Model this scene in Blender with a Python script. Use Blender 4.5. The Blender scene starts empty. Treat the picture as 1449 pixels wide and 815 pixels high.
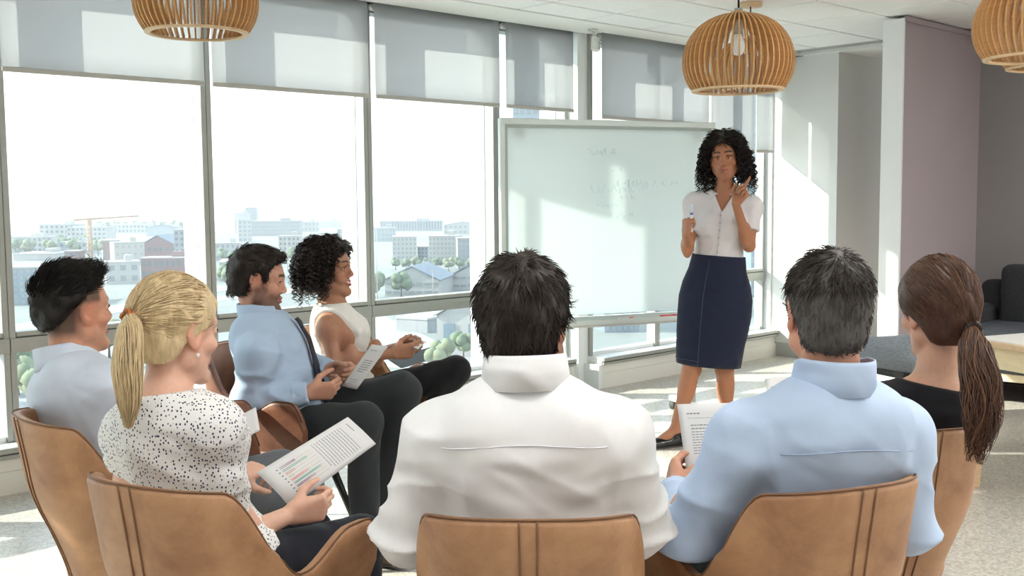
import bpy, math, random
import numpy as np
from mathutils import Vector, Matrix

random.seed(7)
rng = np.random.default_rng(11)
SC = bpy.context.scene
COL = SC.collection

# ------------------------------------------------------------------ camera
# Room axes: +X runs along the window wall, +Y points out through it, floor at z = 0.
FPX, CXP, CYP, CAMH = 1500.0, 724.5, 407.5, 1.38
HEADING, PITCH, ROLL = math.radians(46.8), math.radians(4.75), math.radians(0.5)
FW0 = Vector((math.cos(HEADING), math.sin(HEADING), 0))
RT0 = Vector((math.sin(HEADING), -math.cos(HEADING), 0))
UP0 = Vector((0, 0, 1))
CFW = FW0 * math.cos(PITCH) - UP0 * math.sin(PITCH)
CUP1 = UP0 * math.cos(PITCH) + FW0 * math.sin(PITCH)
CRT = RT0 * math.cos(ROLL) - CUP1 * math.sin(ROLL)
CUP = CUP1 * math.cos(ROLL) + RT0 * math.sin(ROLL)
CAM = Vector((0, 0, CAMH))
cam_data = bpy.data.cameras.new('camera')
cam_data.sensor_width = 36.0
cam_data.lens = FPX / 1449.0 * 36.0
cam_data.clip_start, cam_data.clip_end = 0.05, 30000
cam = bpy.data.objects.new('camera', cam_data)
COL.objects.link(cam)
cam.matrix_world = Matrix(((CRT.x, CUP.x, -CFW.x, CAM.x), (CRT.y, CUP.y, -CFW.y, CAM.y),
                           (CRT.z, CUP.z, -CFW.z, CAM.z), (0, 0, 0, 1)))
SC.camera = cam

def ray(px, py):
    return CRT * ((px - CXP) / FPX) - CUP * ((py - CYP) / FPX) + CFW
def on_z(px, py, z):
    d = ray(px, py); return CAM + d * ((z - CAM.z) / d.z)
def at(px, py, v):
    """point seen at a pixel, v metres ahead along the floor"""
    d = ray(px, py); return CAM + d * (v / d.dot(FW0))
def uvz(u, v, z):
    return RT0 * u + FW0 * v + Vector((0, 0, z))

# ------------------------------------------------------------------ world, sun, exposure
SC.view_settings.view_transform = 'Standard'
SC.view_settings.look = 'None'
SC.view_settings.gamma = 1.0
SC.view_settings.use_curve_mapping = False
SC.view_settings.exposure = 0.98
SC.cycles.use_denoising = True
SC.cycles.max_bounces = 9
SC.cycles.diffuse_bounces = 4
SC.cycles.transparent_max_bounces = 16
SC.cycles.sample_clamp_indirect = 6.0
SC.cycles.caustics_reflective = False
SC.cycles.caustics_refractive = False

world = bpy.data.worlds.new('sky'); SC.world = world; world.use_nodes = True
wn, wl = world.node_tree.nodes, world.node_tree.links
wn.clear()
w_out = wn.new('ShaderNodeOutputWorld'); w_bg = wn.new('ShaderNodeBackground')
w_tc = wn.new('ShaderNodeTexCoord'); w_sep = wn.new('ShaderNodeSeparateXYZ'); w_rmp = wn.new('ShaderNodeValToRGB')
wl.new(w_tc.outputs['Generated'], w_sep.inputs[0]); wl.new(w_sep.outputs['Z'], w_rmp.inputs[0])
wl.new(w_rmp.outputs[0], w_bg.inputs[0]); wl.new(w_bg.outputs[0], w_out.inputs[0])
e = w_rmp.color_ramp.elements
e[0].position, e[0].color = 0.0, (0.86, 0.93, 0.97, 1)
e[1].position, e[1].color = 0.9, (0.55, 0.75, 1.0, 1)
n = w_rmp.color_ramp.elements.new(0.09); n.color = (0.98, 0.99, 0.98, 1)
w_bg.inputs["Strength"].default_value = 1.7

SUN_AZ, SUN_EL = math.radians(-45), math.radians(27)      # travel heading, elevation
sd = Vector((math.cos(SUN_AZ) * math.cos(SUN_EL), math.sin(SUN_AZ) * math.cos(SUN_EL), -math.sin(SUN_EL)))
sun_data = bpy.data.lights.new('sun', 'SUN'); sun_data.energy = 7.5; sun_data.angle = math.radians(0.6)
sun_data.color = (1.0, 0.93, 0.82)
sun = bpy.data.objects.new('sun', sun_data); COL.objects.link(sun)
sun.rotation_euler = sd.to_track_quat('-Z', 'Y').to_euler(); sun.location = (-20, 20, 30)

# ------------------------------------------------------------------ materials
MATS = {}
def mat(name, color=(0.8, 0.8, 0.8), rough=0.5, metal=0.0, var=0.0, vscale=8.0, bump=0.0, bscale=60.0, spec=0.5,
        stretch=None, attr=None, sheen=0.0, sss=0.0, coat=0.0):
    """procedural principled material; var = light/dark noise in the colour, bump = fine relief"""
    if name in MATS: return MATS[name]
    m = bpy.data.materials.new(name); m.use_nodes = True; MATS[name] = m
    nt = m.node_tree; b = nt.nodes['Principled BSDF']
    b.inputs['Base Color'].default_value = (*color, 1); b.inputs['Roughness'].default_value = rough
    b.inputs['Metallic'].default_value = metal; b.inputs['Specular IOR Level'].default_value = spec
    if sheen: b.inputs['Sheen Weight'].default_value = sheen
    if coat: b.inputs['Coat Weight'].default_value = coat
    if sss:
        b.inputs['Subsurface Weight'].default_value = sss
        b.inputs['Subsurface Radius'].default_value = (0.012, 0.004, 0.002); b.inputs['Subsurface Scale'].default_value = 1.0
    tc = nt.nodes.new('ShaderNodeTexCoord'); src = tc.outputs['Object']
    if stretch:
        mp = nt.nodes.new('ShaderNodeMapping'); mp.inputs['Scale'].default_value = stretch
        nt.links.new(src, mp.inputs[0]); src = mp.outputs[0]
    col_out = None
    if attr:
        a = nt.nodes.new('ShaderNodeAttribute'); a.attribute_name = attr; col_out = a.outputs['Color']
        nt.links.new(col_out, b.inputs['Base Color'])
    if var:
        nz = nt.nodes.new('ShaderNodeTexNoise'); nz.inputs['Scale'].default_value = vscale; nz.inputs['Detail'].default_value = 4
        nt.links.new(src, nz.inputs['Vector'])
        mr = nt.nodes.new('ShaderNodeMapRange'); mr.inputs['From Min'].default_value = 0.25; mr.inputs['From Max'].default_value = 0.75
        mr.inputs['To Min'].default_value = 1 - var; mr.inputs['To Max'].default_value = 1 + var
        nt.links.new(nz.outputs['Fac'], mr.inputs['Value'])
        mx = nt.nodes.new('ShaderNodeMix'); mx.data_type = 'RGBA'; mx.blend_type = 'MULTIPLY'; mx.inputs[0].default_value = 1
        if col_out is not None: nt.links.new(col_out, mx.inputs[6])
        else: mx.inputs[6].default_value = (*color, 1)
        nt.links.new(mr.outputs[0], mx.inputs[7]); nt.links.new(mx.outputs[2], b.inputs['Base Color'])
    if bump:
        nb = nt.nodes.new('ShaderNodeTexNoise'); nb.inputs['Scale'].default_value = bscale; nb.inputs['Detail'].default_value = 3
        nt.links.new(src, nb.inputs['Vector'])
        bp = nt.nodes.new('ShaderNodeBump'); bp.inputs['Strength'].default_value = bump; bp.inputs['Distance'].default_value = 0.01
        nt.links.new(nb.outputs['Fac'], bp.inputs['Height']); nt.links.new(bp.outputs[0], b.inputs['Normal'])
    return m

def mix_shader(m, other, fac, first=True):
    """mix the material's principled shader with another shader node"""
    nt = m.node_tree; out = nt.nodes['Material Output']; b = nt.nodes['Principled BSDF']
    o = nt.nodes.new(other); mx = nt.nodes.new('ShaderNodeMixShader'); mx.inputs[0].default_value = fac
    src = out.inputs['Surface'].links[0].from_socket
    nt.links.new(src, mx.inputs[1]); nt.links.new(o.outputs[0], mx.inputs[2]); nt.links.new(mx.outputs[0], out.inputs['Surface'])
    return o

# ------------------------------------------------------------------ mesh helpers
class MB:
    """collects shapes, builds ONE mesh object"""
    def __init__(s): s.v, s.f, s.sm = [], [], []
    def add(s, vs, fs, smooth=False):
        k = len(s.v); s.v += [tuple(p) for p in vs]
        s.f += [tuple(i + k for i in q) for q in fs]; s.sm += [smooth] * len(fs)
    def box(s, c, size, ax=None, bev=0.0):
        c = Vector(c); hx, hy, hz = (q / 2 for q in size)
        A = ax or (Vector((1, 0, 0)), Vector((0, 1, 0)), Vector((0, 0, 1)))
        if bev <= 0:
            vs = [c + A[0] * (hx * i) + A[1] * (hy * j) + A[2] * (hz * k) for i in (-1, 1) for j in (-1, 1) for k in (-1, 1)]
            s.add(vs, [(0, 1, 3, 2), (4, 6, 7, 5), (0, 4, 5, 1), (2, 3, 7, 6), (0, 2, 6, 4), (1, 5, 7, 3)]); return
        bev = min(bev, hx, hy, hz)
        # chamfered box: 24 verts
        vs, idx = [], {}
        for i in (-1, 1):
            for j in (-1, 1):
                for k in (-1, 1):
                    for a in range(3):
                        d = [hx - bev, hy - bev, hz - bev]; d[a] += bev
                        idx[(i, j, k, a)] = len(vs)
                        vs.append(c + A[0] * (d[0] * i) + A[1] * (d[1] * j) + A[2] * (d[2] * k))
        fs = []
        for a in range(3):
            b_, c_ = (a + 1) % 3, (a + 2) % 3
            for sgn in (-1, 1):
                def g(p, q):
                    t = [0, 0, 0]; t[a] = sgn; t[b_] = p; t[c_] = q; return idx[(*t, a)]
                q = (g(-1, -1), g(1, -1), g(1, 1), g(-1, 1)); fs.append(q if sgn > 0 else q[::-1])
        for a in range(3):                                   # edges along axis a
            b_, c_ = (a + 1) % 3, (a + 2) % 3
            for p in (-1, 1):
                for q in (-1, 1):
                    def g(e_, w):
                        t = [0, 0, 0]; t[a] = e_; t[b_] = p; t[c_] = q; return idx[(*t, w)]
                    quad = (g(-1, b_), g(1, b_), g(1, c_), g(-1, c_)); fs.append(quad if p * q > 0 else quad[::-1])
        for i in (-1, 1):
            for j in (-1, 1):
                for k in (-1, 1):
                    t = (idx[(i, j, k, 0)], idx[(i, j, k, 1)], idx[(i, j, k, 2)]); fs.append(t if i * j * k > 0 else t[::-1])
        s.add(vs, fs)
    def tube(s, pts, rad, n=8, caps=True, smooth=True, up=None):
        pts = [Vector(p) for p in pts]; m = len(pts)
        rad = rad if isinstance(rad, (list, tuple)) else [rad] * m
        vs, fs = [], []; N = None
        for i, p in enumerate(pts):
            t = (pts[min(i + 1, m - 1)] - pts[max(i - 1, 0)]).normalized()
            if N is None:
                N = t.cross(up or (Vector((0, 0, 1)) if abs(t.z) < 0.9 else Vector((1, 0, 0)))).normalized()
            else:
                N = (N - t * N.dot(t)); N = N.normalized() if N.length > 1e-6 else t.orthogonal().normalized()
            B = t.cross(N)
            for k in range(n):
                a = 2 * math.pi * k / n
                vs.append(p + N * (rad[i] * math.cos(a)) + B * (rad[i] * math.sin(a)))
        for i in range(m - 1):
            for k in range(n):
                fs.append((i * n + k, i * n + (k + 1) % n, (i + 1) * n + (k + 1) % n, (i + 1) * n + k))
        if caps: fs += [tuple(range(n))[::-1], tuple(range((m - 1) * n, m * n))]
        s.add(vs, fs, smooth)
    def lathe(s, prof, c=(0, 0, 0), n=32, smooth=True, close=False):
        c = Vector(c); m = len(prof); vs, fs = [], []
        for r, z in prof:
            for k in range(n):
                a = 2 * math.pi * k / n; vs.append(c + Vector((r * math.cos(a), r * math.sin(a), z)))
        for i in range(m - 1 if not close else m):
            for k in range(n):
                j = (i + 1) % m
                fs.append((i * n + k, i * n + (k + 1) % n, j * n + (k + 1) % n, j * n + k))
        s.add(vs, fs, smooth)
    def grid(s, P, smooth=True, closed_u=False):
        """P[i][j] points"""
        nu, nv = len(P), len(P[0]); vs = [p for row in P for p in row]; fs = []
        for i in range(nu if closed_u else nu - 1):
            for j in range(nv - 1):
                i2 = (i + 1) % nu
                fs.append((i * nv + j, i2 * nv + j, i2 * nv + j + 1, i * nv + j + 1))
        s.add(vs, fs, smooth)
    def sheet(s, P, thick, smooth=True):
        """a grid given real thickness"""
        nu, nv = len(P), len(P[0]); P = [[Vector(p) for p in r] for r in P]
        Q = []
        for i in range(nu):
            row = []
            for j in range(nv):
                a = P[min(i + 1, nu - 1)][j] - P[max(i - 1, 0)][j]; b = P[i][min(j + 1, nv - 1)] - P[i][max(j - 1, 0)]
                row.append(P[i][j] - a.cross(b).normalized() * thick)
            Q.append(row)
        k = nu * nv; fs = []
        for i in range(nu - 1):
            for j in range(nv - 1):
                a, b, c, d = i * nv + j, (i + 1) * nv + j, (i + 1) * nv + j + 1, i * nv + j + 1
                fs += [(a, b, c, d), (k + a, k + d, k + c, k + b)]
        rim = [(i, 0) for i in range(nu)] + [(nu - 1, j) for j in range(1, nv)] + [(i, nv - 1) for i in range(nu - 2, -1, -1)] + [(0, j) for j in range(nv - 2, 0, -1)]
        for q in range(len(rim)):
            a = rim[q][0] * nv + rim[q][1]; b = rim[(q + 1) % len(rim)]; b = b[0] * nv + b[1]
            fs.append((b, a, k + a, k + b))
        s.add([p for r in P for p in r] + [p for r in Q for p in r], fs, smooth)
    def build(s, name, m=None, parent=None, loc=None, **props):
        me = bpy.data.meshes.new(name); vs = s.v
        if loc is not None:
            L = Vector(loc); vs = [tuple(Vector(p) - L) for p in s.v]
        me.from_pydata(vs, [], s.f); me.polygons.foreach_set('use_smooth', s.sm); me.update()
        return link(name, me, m, parent, loc, **props)

def link(name, me, m=None, parent=None, loc=None, **props):
    o = bpy.data.objects.new(name, me); COL.objects.link(o)
    if m is not None and me is not None and len(me.materials) == 0: me.materials.append(m)
    if loc is not None: o.location = loc
    if parent is not None: o.parent = parent
    for k, v in props.items(): o[k] = v
    return o
def empty(name, loc=(0, 0, 0), rz=0.0, **props):
    o = bpy.data.objects.new(name, None); COL.objects.link(o); o.location = loc; o.rotation_euler = (0, 0, rz)
    o.empty_display_size = 0.1
    for k, v in props.items(): o[k] = v
    return o
def copy_tree(o, parent=None):
    c = o.copy(); COL.objects.link(c); c.parent = parent
    for ch in list(o.children): copy_tree(ch, c)
    return c
def boxo(name, c, size, m, parent=None, bev=0.0, ax=None, **props):
    b = MB(); b.box((0, 0, 0), size, ax, bev)
    o = b.build(name, m, parent, None, **props); o.location = c
    return o
# ------------------------------------------------------------------ room shell
YW, CEIL, X0, X1, YB = 5.26, 2.575, -3.0, 8.0, -4.2
M_WALL = mat('wall_paint', (0.82, 0.825, 0.79), 0.75, var=0.02, vscale=2, bump=0.05, bscale=90)
M_WHITE = mat('white_paint', (0.83, 0.85, 0.85), 0.6, var=0.02, vscale=3)
M_SILLW = mat('sill_wall_paint', (0.78, 0.77, 0.71), 0.7, var=0.02, vscale=3)
M_ALU = mat('mullion_aluminium', (0.36, 0.37, 0.345), 0.45, 0.25, var=0.04, vscale=20)
M_ALUD = mat('gasket', (0.06, 0.065, 0.06), 0.7)
M_MAUVE = mat('mauve_paint', (0.40, 0.34, 0.355), 0.8, var=0.03, vscale=2, bump=0.05, bscale=120)
M_GREY = mat('grey_paint', (0.29, 0.275, 0.275), 0.8, var=0.03, vscale=2)
M_SKIRT = mat('grey_skirting', (0.46, 0.46, 0.44), 0.5)

# polished screed floor with fine aggregate
M_FLOOR = mat('polished_concrete', (0.50, 0.47, 0.42), 0.30, var=0.10, vscale=1.6, spec=0.5)
nt = M_FLOOR.node_tree; bs = nt.nodes['Principled BSDF']
tc = nt.nodes.new('ShaderNodeTexCoord'); vo = nt.nodes.new('ShaderNodeTexVoronoi'); vo.inputs['Scale'].default_value = 95
nt.links.new(tc.outputs['Object'], vo.inputs['Vector'])
sp = nt.nodes.new('ShaderNodeSeparateColor'); nt.links.new(vo.outputs['Color'], sp.inputs[0])
mr = nt.nodes.new('ShaderNodeMapRange'); mr.inputs['To Min'].default_value = 0.74; mr.inputs['To Max'].default_value = 1.26
nt.links.new(sp.outputs[0], mr.inputs[0])
old = bs.inputs['Base Color'].links[0].from_socket
mx = nt.nodes.new('ShaderNodeMix'); mx.data_type = 'RGBA'; mx.blend_type = 'MULTIPLY'; mx.inputs[0].default_value = 1
nt.links.new(old, mx.inputs[6]); nt.links.new(mr.outputs[0], mx.inputs[7]); nt.links.new(mx.outputs[2], bs.inputs['Base Color'])

boxo('floor', ((X0 + 10) / 2, (YB + YW + 0.3) / 2, -0.05), (10 - X0, YW + 0.3 - YB, 0.1), M_FLOOR, kind='structure')

# ceiling: a slab with lay-in tiles, each with its own edges
M_TILE = mat('ceiling_tile', (0.90, 0.90, 0.87), 0.85, var=0.025, vscale=30, bump=0.12, bscale=180)
M_GRID = mat('ceiling_grid', (0.42, 0.42, 0.40), 0.6)
M_BULK = mat('ceiling_bulkhead', (0.88, 0.88, 0.83), 0.8)
ceil = boxo('ceiling', ((X0 + 10) / 2, (YB + YW + 0.3) / 2, CEIL + 0.065), (10 - X0, YW + 0.3 - YB, 0.10), M_GRID, kind='structure')
TX, TY = 0.604, 0.548
tile_me = None
FILL_LIGHT_CELLS = {(i_, j_) for i_ in (-10, -7, -4) for j_ in (6, 11)} | {(i_, j_) for i_ in (-1, 1, 3) for j_ in (7, 9, 11, 13)}
panels = []
for i in range(-12, 6):
    for j in range(0, 17):
        cx_, cy_ = 4.68 + TX * (i + 0.5), 4.607 - TY * (j + 0.5)
        if cx_ < X0 + 0.3 or cx_ > 7.95 or cy_ < YB + 0.2: continue
        if (i, j) in FILL_LIGHT_CELLS: panels.append((cx_, cy_)); continue
        if tile_me is None:
            b = MB(); b.box((0, 0, 0), (TX - 0.018, TY - 0.018, 0.03), None, 0.004)
            tobj = b.build('ceiling_tile', M_TILE, ceil); tile_me = tobj.data
        else:
            tobj = link('ceiling_tile', tile_me, None, ceil)
        tobj.location = (cx_ - ceil.location.x, cy_ - ceil.location.y, CEIL + 0.012 - ceil.location.z)
# border tiles between the grid and the bulkhead
for i in range(-12, 6):
    cx_ = 4.68 + TX * (i + 0.5)
    if cx_ > 7.95: continue
    o = boxo('ceiling_tile', (cx_ - ceil.location.x, 4.76 - ceil.location.y, CEIL + 0.012 - ceil.location.z), (TX - 0.018, 0.284, 0.03), M_TILE, ceil, 0.004)
boxo('ceiling_bulkhead', (2.5 - ceil.location.x, 5.09 - ceil.location.y, CEIL + 0.008 - ceil.location.z), (11, 0.36, 0.034), M_BULK, ceil)
boxo('ceiling_bulkhead', (8.9 - ceil.location.x, 0.5 - ceil.location.y, CEIL + 0.008 - ceil.location.z), (1.9, 9.2, 0.034), M_BULK, ceil)
# added fill light panels, out of view, to brighten the room
M_FILL = bpy.data.materials.new('fill_light_glow'); M_FILL.use_nodes = True
M_FILL.node_tree.nodes['Principled BSDF'].inputs['Emission Color'].default_value = (1.0, 0.985, 0.96, 1)
M_FILL.node_tree.nodes['Principled BSDF'].inputs['Emission Strength'].default_value = 11.0
panels.append((9.2, 3.95))  # extra fill light added out of sight behind the partition, brightens the end wall
for k, (cx_, cy_) in enumerate(panels):
    t = empty('fill_light', (cx_, cy_, CEIL), label='added fill light panel, out of view, set flush in the tiled ceiling', category='added fill light', group='added fill light panels')
    boxo('fill_diffuser', (0, 0, 0.006), (TX - 0.06, TY - 0.06, 0.02), M_FILL, t)
    for sx, sy, w, d in ((0, 1, TX - 0.014, 0.022), (0, -1, TX - 0.014, 0.022), (1, 0, 0.022, TX - 0.07), (-1, 0, 0.022, TX - 0.07)):
        boxo('frame', (sx * (TX / 2 - 0.019), sy * (TY / 2 - 0.019), 0.004), (w, min(d, TY - 0.06), 0.024), M_GRID, t)

# window wall: spandrel, sill, mullions, transom, panes; the part beyond the pier steps 12 cm into the room
M_GLASS = bpy.data.materials.new('window_glass'); M_GLASS.use_nodes = True
nt = M_GLASS.node_tree; nt.nodes.clear()
o_ = nt.nodes.new('ShaderNodeOutputMaterial'); tr = nt.nodes.new('ShaderNodeBsdfTransparent'); gl = nt.nodes.new('ShaderNodeBsdfGlossy')
tr.inputs[0].default_value = (0.93, 0.97, 0.965, 1); gl.inputs['Roughness'].default_value = 0.02
lw = nt.nodes.new('ShaderNodeLayerWeight'); lw.inputs[0].default_value = 0.5; mxs = nt.nodes.new('ShaderNodeMixShader')
pw = nt.nodes.new('ShaderNodeMath'); pw.operation = 'POWER'; pw.inputs[1].default_value = 5.0
ma = nt.nodes.new('ShaderNodeMath'); ma.operation = 'MULTIPLY_ADD'; ma.inputs[1].default_value = 0.5; ma.inputs[2].default_value = 0.03
nt.links.new(lw.outputs['Facing'], pw.inputs[0]); nt.links.new(pw.outputs[0], ma.inputs[0]); nt.links.new(ma.outputs[0], mxs.inputs[0])
nt.links.new(tr.outputs[0], mxs.inputs[1]); nt.links.new(gl.outputs[0], mxs.inputs[2]); nt.links.new(mxs.outputs[0], o_.inputs[0])

SILL, TRANS, BLIND = 0.225, 0.738, 2.003
MX = [1.713 + 1.069 * k for k in range(-4, 5)]           # mullion lines of the near section (last one at the pier)
SEC = [('near', X0, 5.56, YW), ('far', 5.72, X1, YW - 0.125)]
wall_w = empty('wall_windows', kind='structure')
for nm, xa, xb, y in SEC:
    boxo('spandrel', ((xa + xb) / 2, y + 0.16, (SILL - 0.03) / 2), (xb - xa, 0.30, SILL - 0.03), M_SILLW, wall_w)
    boxo('baseboard_' + ('windows' if nm == 'near' else 'windows_far'), ((xa + xb) / 2, y + 0.005, 0.055), (xb - xa, 0.016, 0.11), M_SILLW, kind='structure')
    # sill: deep white board with a two-line grey nosing
    s_ = empty('trim_1' if nm == 'near' else 'trim_2', kind='structure')
    boxo('sill_board', ((xa + xb) / 2, y + 0.155, SILL - 0.016), (xb - xa, 0.31, 0.03), M_WHITE, s_)
    boxo('sill_nosing', ((xa + xb) / 2, y - 0.012, SILL - 0.012), (xb - xa, 0.022, 0.026), M_ALU, s_, 0.003)
    boxo('sill_groove', ((xa + xb) / 2, y - 0.006, SILL - 0.029), (xb - xa, 0.02, 0.006), M_ALUD, s_)
    boxo('sill_nosing', ((xa + xb) / 2, y - 0.008, SILL - 0.041), (xb - xa, 0.02, 0.018), M_ALU, s_, 0.003)
boxo('pier', (5.70, YW + 0.10, CEIL / 2), (0.16, 0.16, CEIL), M_WHITE, wall_w)
boxo('return', (5.70, YW - 0.03, SILL / 2 - 0.03), (0.04, 0.19, SILL - 0.04), M_WHITE, wall_w)
boxo('head_panel', (2.5, YW + 0.26, CEIL + 0.02), (11, 0.14, 0.10), M_ALU, wall_w)

def window(nidx, xa, xb, y, fin=True, trans=True):
    """a bay from mullion xa to mullion xb: half mullions, transom, two panes and the outside fin"""
    w = empty('window_%d' % nidx, ((xa + xb) / 2, y, 0), kind='structure')
    hw = (xb - xa) / 2; D = 0.19
    for s in (-1, 1):
        boxo('mullion', (s * (hw - 0.0155), D - 0.028, (SILL + CEIL) / 2), (0.029, 0.085, CEIL - SILL), M_ALU, w, 0.002)
    boxo('gasket', (hw, D - 0.02, (SILL + CEIL) / 2), (0.008, 0.07, CEIL - SILL), M_ALUD, w)
    iw = 2 * hw - 0.064
    if trans:
        boxo('transom', (0, D - 0.03, TRANS - 0.042), (iw + .06, 0.10, 0.072), M_ALU, w, 0.002)
        boxo('transom_groove', (0, D - 0.03, TRANS - 0.003), (iw + .004, 0.086, 0.008), M_ALUD, w)
        boxo('transom_bead', (0, D - 0.03, TRANS + 0.012), (iw, 0.092, 0.024), M_ALU, w, 0.002)
    boxo('bottom_rail', (0, D - 0.02, SILL + 0.012), (iw, 0.07, 0.03), M_WHITE, w)
    boxo('head_rail', (0, D - 0.02, CEIL - 0.02), (iw, 0.07, 0.05), M_ALU, w)
    boxo('pane', (0, D + 0.002, (TRANS + .02 + CEIL - .04) / 2), (iw, 0.008, CEIL - TRANS - .06), M_GLASS, w)
    boxo('pane', (0, D + 0.002, (SILL + .02 + TRANS - .075) / 2), (iw, 0.008, TRANS - SILL - 0.10), M_GLASS, w)
    if fin:
        boxo('outside_fin', (hw - 0.008, D + 0.115, (SILL + CEIL) / 2 + .1), (0.03, 0.16, CEIL - SILL + .2), M_WHITE, w)
    return w
kw = 1
for k in range(0, len(MX) - 1):
    if MX[k] < X0 - 0.2: continue
    xb = MX[k + 1] if k < len(MX) - 2 else 5.62
    window(kw, MX[k], xb, YW); kw += 1
for xa, xb in ((5.72, 6.50), (6.50, 7.29), (7.29, 7.98)):
    window(kw, xa, xb, YW - 0.125, fin=False); kw += 1

# roller blinds, one per bay: see-through woven fabric, hem bar, tube
M_BLIND = mat('blind_weave', (0.50, 0.51, 0.52), 0.9, bump=0.05, bscale=400)
t_ = mix_shader(M_BLIND, 'ShaderNodeBsdfTranslucent', 0.45); t_.inputs[0].default_value = (0.57, 0.585, 0.60, 1)
t_ = mix_shader(M_BLIND, 'ShaderNodeBsdfTransparent', 0.22)
M_HEM = mat('blind_hem', (0.47, 0.45, 0.42), 0.5)
def blind(xa, xb, y, zb, lab):
    t = empty('roller_blind', ((xa + xb) / 2, y + 0.02, CEIL), label=lab, category='roller blind', group='roller blinds')
    w = xb - xa
    b = MB(); P = [[(x_, 0.004 * math.sin(x_ * 7), z_) for z_ in np.linspace(zb - CEIL + .01, -0.0, 6)] for x_ in np.linspace(-w / 2, w / 2, 12)]
    b.sheet(P, 0.0015); b.build('fabric', M_BLIND, t)
    b = MB(); b.box((0, 0, zb - CEIL + 0.008), (w, 0.014, 0.024), None, 0.004); b.build('hem_bar', M_HEM, t)
    b = MB(); b.tube([(-w / 2, 0.035, -0.03), (w / 2, 0.035, -0.03)], 0.022, 12); b.build('roller_tube', M_HEM, t)
BL = ['in a bay outside the picture', 'in a bay outside the picture', 'in a bay outside the picture', 'behind the dark-haired man with the patterned tie',
      'in the bay behind the seated curly-haired woman', 'beside the whiteboard, over the gabled sheds', 'in the narrow bay next to the pier']
BX = [(-1.46, -.43), (-.41, .62), (.64, 1.67), (1.705, 2.725), (2.772, 3.792), (3.843, 4.86), (4.917, 5.58)]
for (xa, xb), l_ in zip(BX, BL):
    blind(xa, xb, YW, BLIND, 'grey woven roller blind half lowered ' + l_)
blind(5.75, 7.02, YW - 0.12, 1.96, 'wide grey woven roller blind above the top edge of the whiteboard')
blind(7.05, 7.66, YW - 0.12, 1.765, 'long grey roller blind hanging behind the standing woman')
blind(7.69, 7.95, YW - 0.12, 1.765, 'very narrow grey roller blind beside the white corner column')

# end of the room: corner column, end wall, partition, alcove
wc = boxo('wall_column', (8.55, 4.92, CEIL / 2), (1.1, 0.68, CEIL), M_WALL, kind='structure')
boxo('wall_end', (9.3, 4.93, CEIL / 2), (0.9, 0.70, CEIL), M_WALL, kind='structure')
boxo('trim_3', (8.0 + 0.012, 5.225, CEIL / 2), (0.06, 0.06, CEIL), M_WHITE, kind='structure')
boxo('baseboard_column', (7.995, 4.92, 0.06), (0.02, 0.70, 0.12), M_SKIRT, kind='structure')
boxo('baseboard_end', (8.85, 4.575, 0.06), (1.72, 0.02, 0.12), M_SKIRT, kind='structure')
boxo('wall_partition', (7.75, 3.46, CEIL / 2 - 0.012), (2.0, 0.13, CEIL - 0.03), M_MAUVE, kind='structure')
boxo('trim_4', (6.742, 3.46, CEIL / 2 - 0.012), (0.02, 0.145, CEIL - 0.03), M_WHITE, kind='structure')
boxo('trim_5', (7.35, 3.387, CEIL - 0.03), (1.2, 0.014, 0.035), M_MAUVE, kind='structure')
boxo('wall_alcove', (8.0, -0.4, CEIL / 2), (0.12, 7.6, CEIL), M_GREY, kind='structure')
boxo('wall_far', (9.75, 2.5, CEIL / 2), (0.1, 4.2, CEIL), M_WALL, kind='structure')
boxo('wall_rear', (2.5, YB + 0.05, CEIL / 2), (11.2, 0.1, CEIL), M_WHITE, kind='structure')
boxo('wall_left', (X0 + 0.05, 0.6, CEIL / 2), (0.1, 9.5, CEIL), M_WHITE, kind='structure')
# sensor on the bulkhead beside the pier
t = empty('ceiling_sensor', (5.60, 5.11, CEIL - 0.01), 0.5, label='small white motion sensor on the ceiling edge above the pier', category='sensor')
M_PLW = mat('white_plastic', (0.78, 0.78, 0.75), 0.4)
b = MB(); b.tube([(0, 0, 0.0), (0, 0, -0.012)], 0.035, 16); b.build('mount_plate', M_PLW, t)
b = MB(); b.tube([(0, 0, -0.01), (0, -0.01, -0.04)], 0.012, 10); b.build('swivel', M_PLW, t)
b = MB(); b.box((0, -0.015, -0.10), (0.085, 0.05, 0.105), None, 0.012); b.build('housing', M_PLW, t)
b = MB(); b.box((0, -0.043, -0.112), (0.055, 0.006, 0.06), None, 0.003); b.build('sensor_lens', mat('lens_white', (.66, .66, .64), .2), t)
# ------------------------------------------------------------------ whiteboard on its stand
BH = math.radians(-21.0)
BE, BN = Vector((math.cos(BH), math.sin(BH), 0)), Vector((math.sin(BH), -math.cos(BH), 0))   # along, toward the room
BC = Vector((4.815, 4.25, 0))
wb = empty('whiteboard', BC, BH, label='large pale glass whiteboard on a wheeled stand in front of the windows', category='whiteboard')
M_BOARD = mat('board_surface', (0.86, 0.91, 0.91), 0.12, spec=0.5)
t_ = mix_shader(M_BOARD, 'ShaderNodeBsdfTranslucent', 0.55); t_.inputs[0].default_value = (0.86, 0.92, 0.92, 1)
M_BFR = mat('board_frame', (0.66, 0.73, 0.715), 0.4, 0.1)
M_BFRD = mat('board_frame_inner', (0.40, 0.46, 0.44), 0.5)
BW, BZ0, BZ1 = 1.44, 0.665, 1.842
b = MB(); b.box((0, 0, (BZ0 + BZ1) / 2), (BW - .05, 0.012, BZ1 - BZ0 - .05)); b.build('board_panel', M_BOARD, wb)
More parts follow.
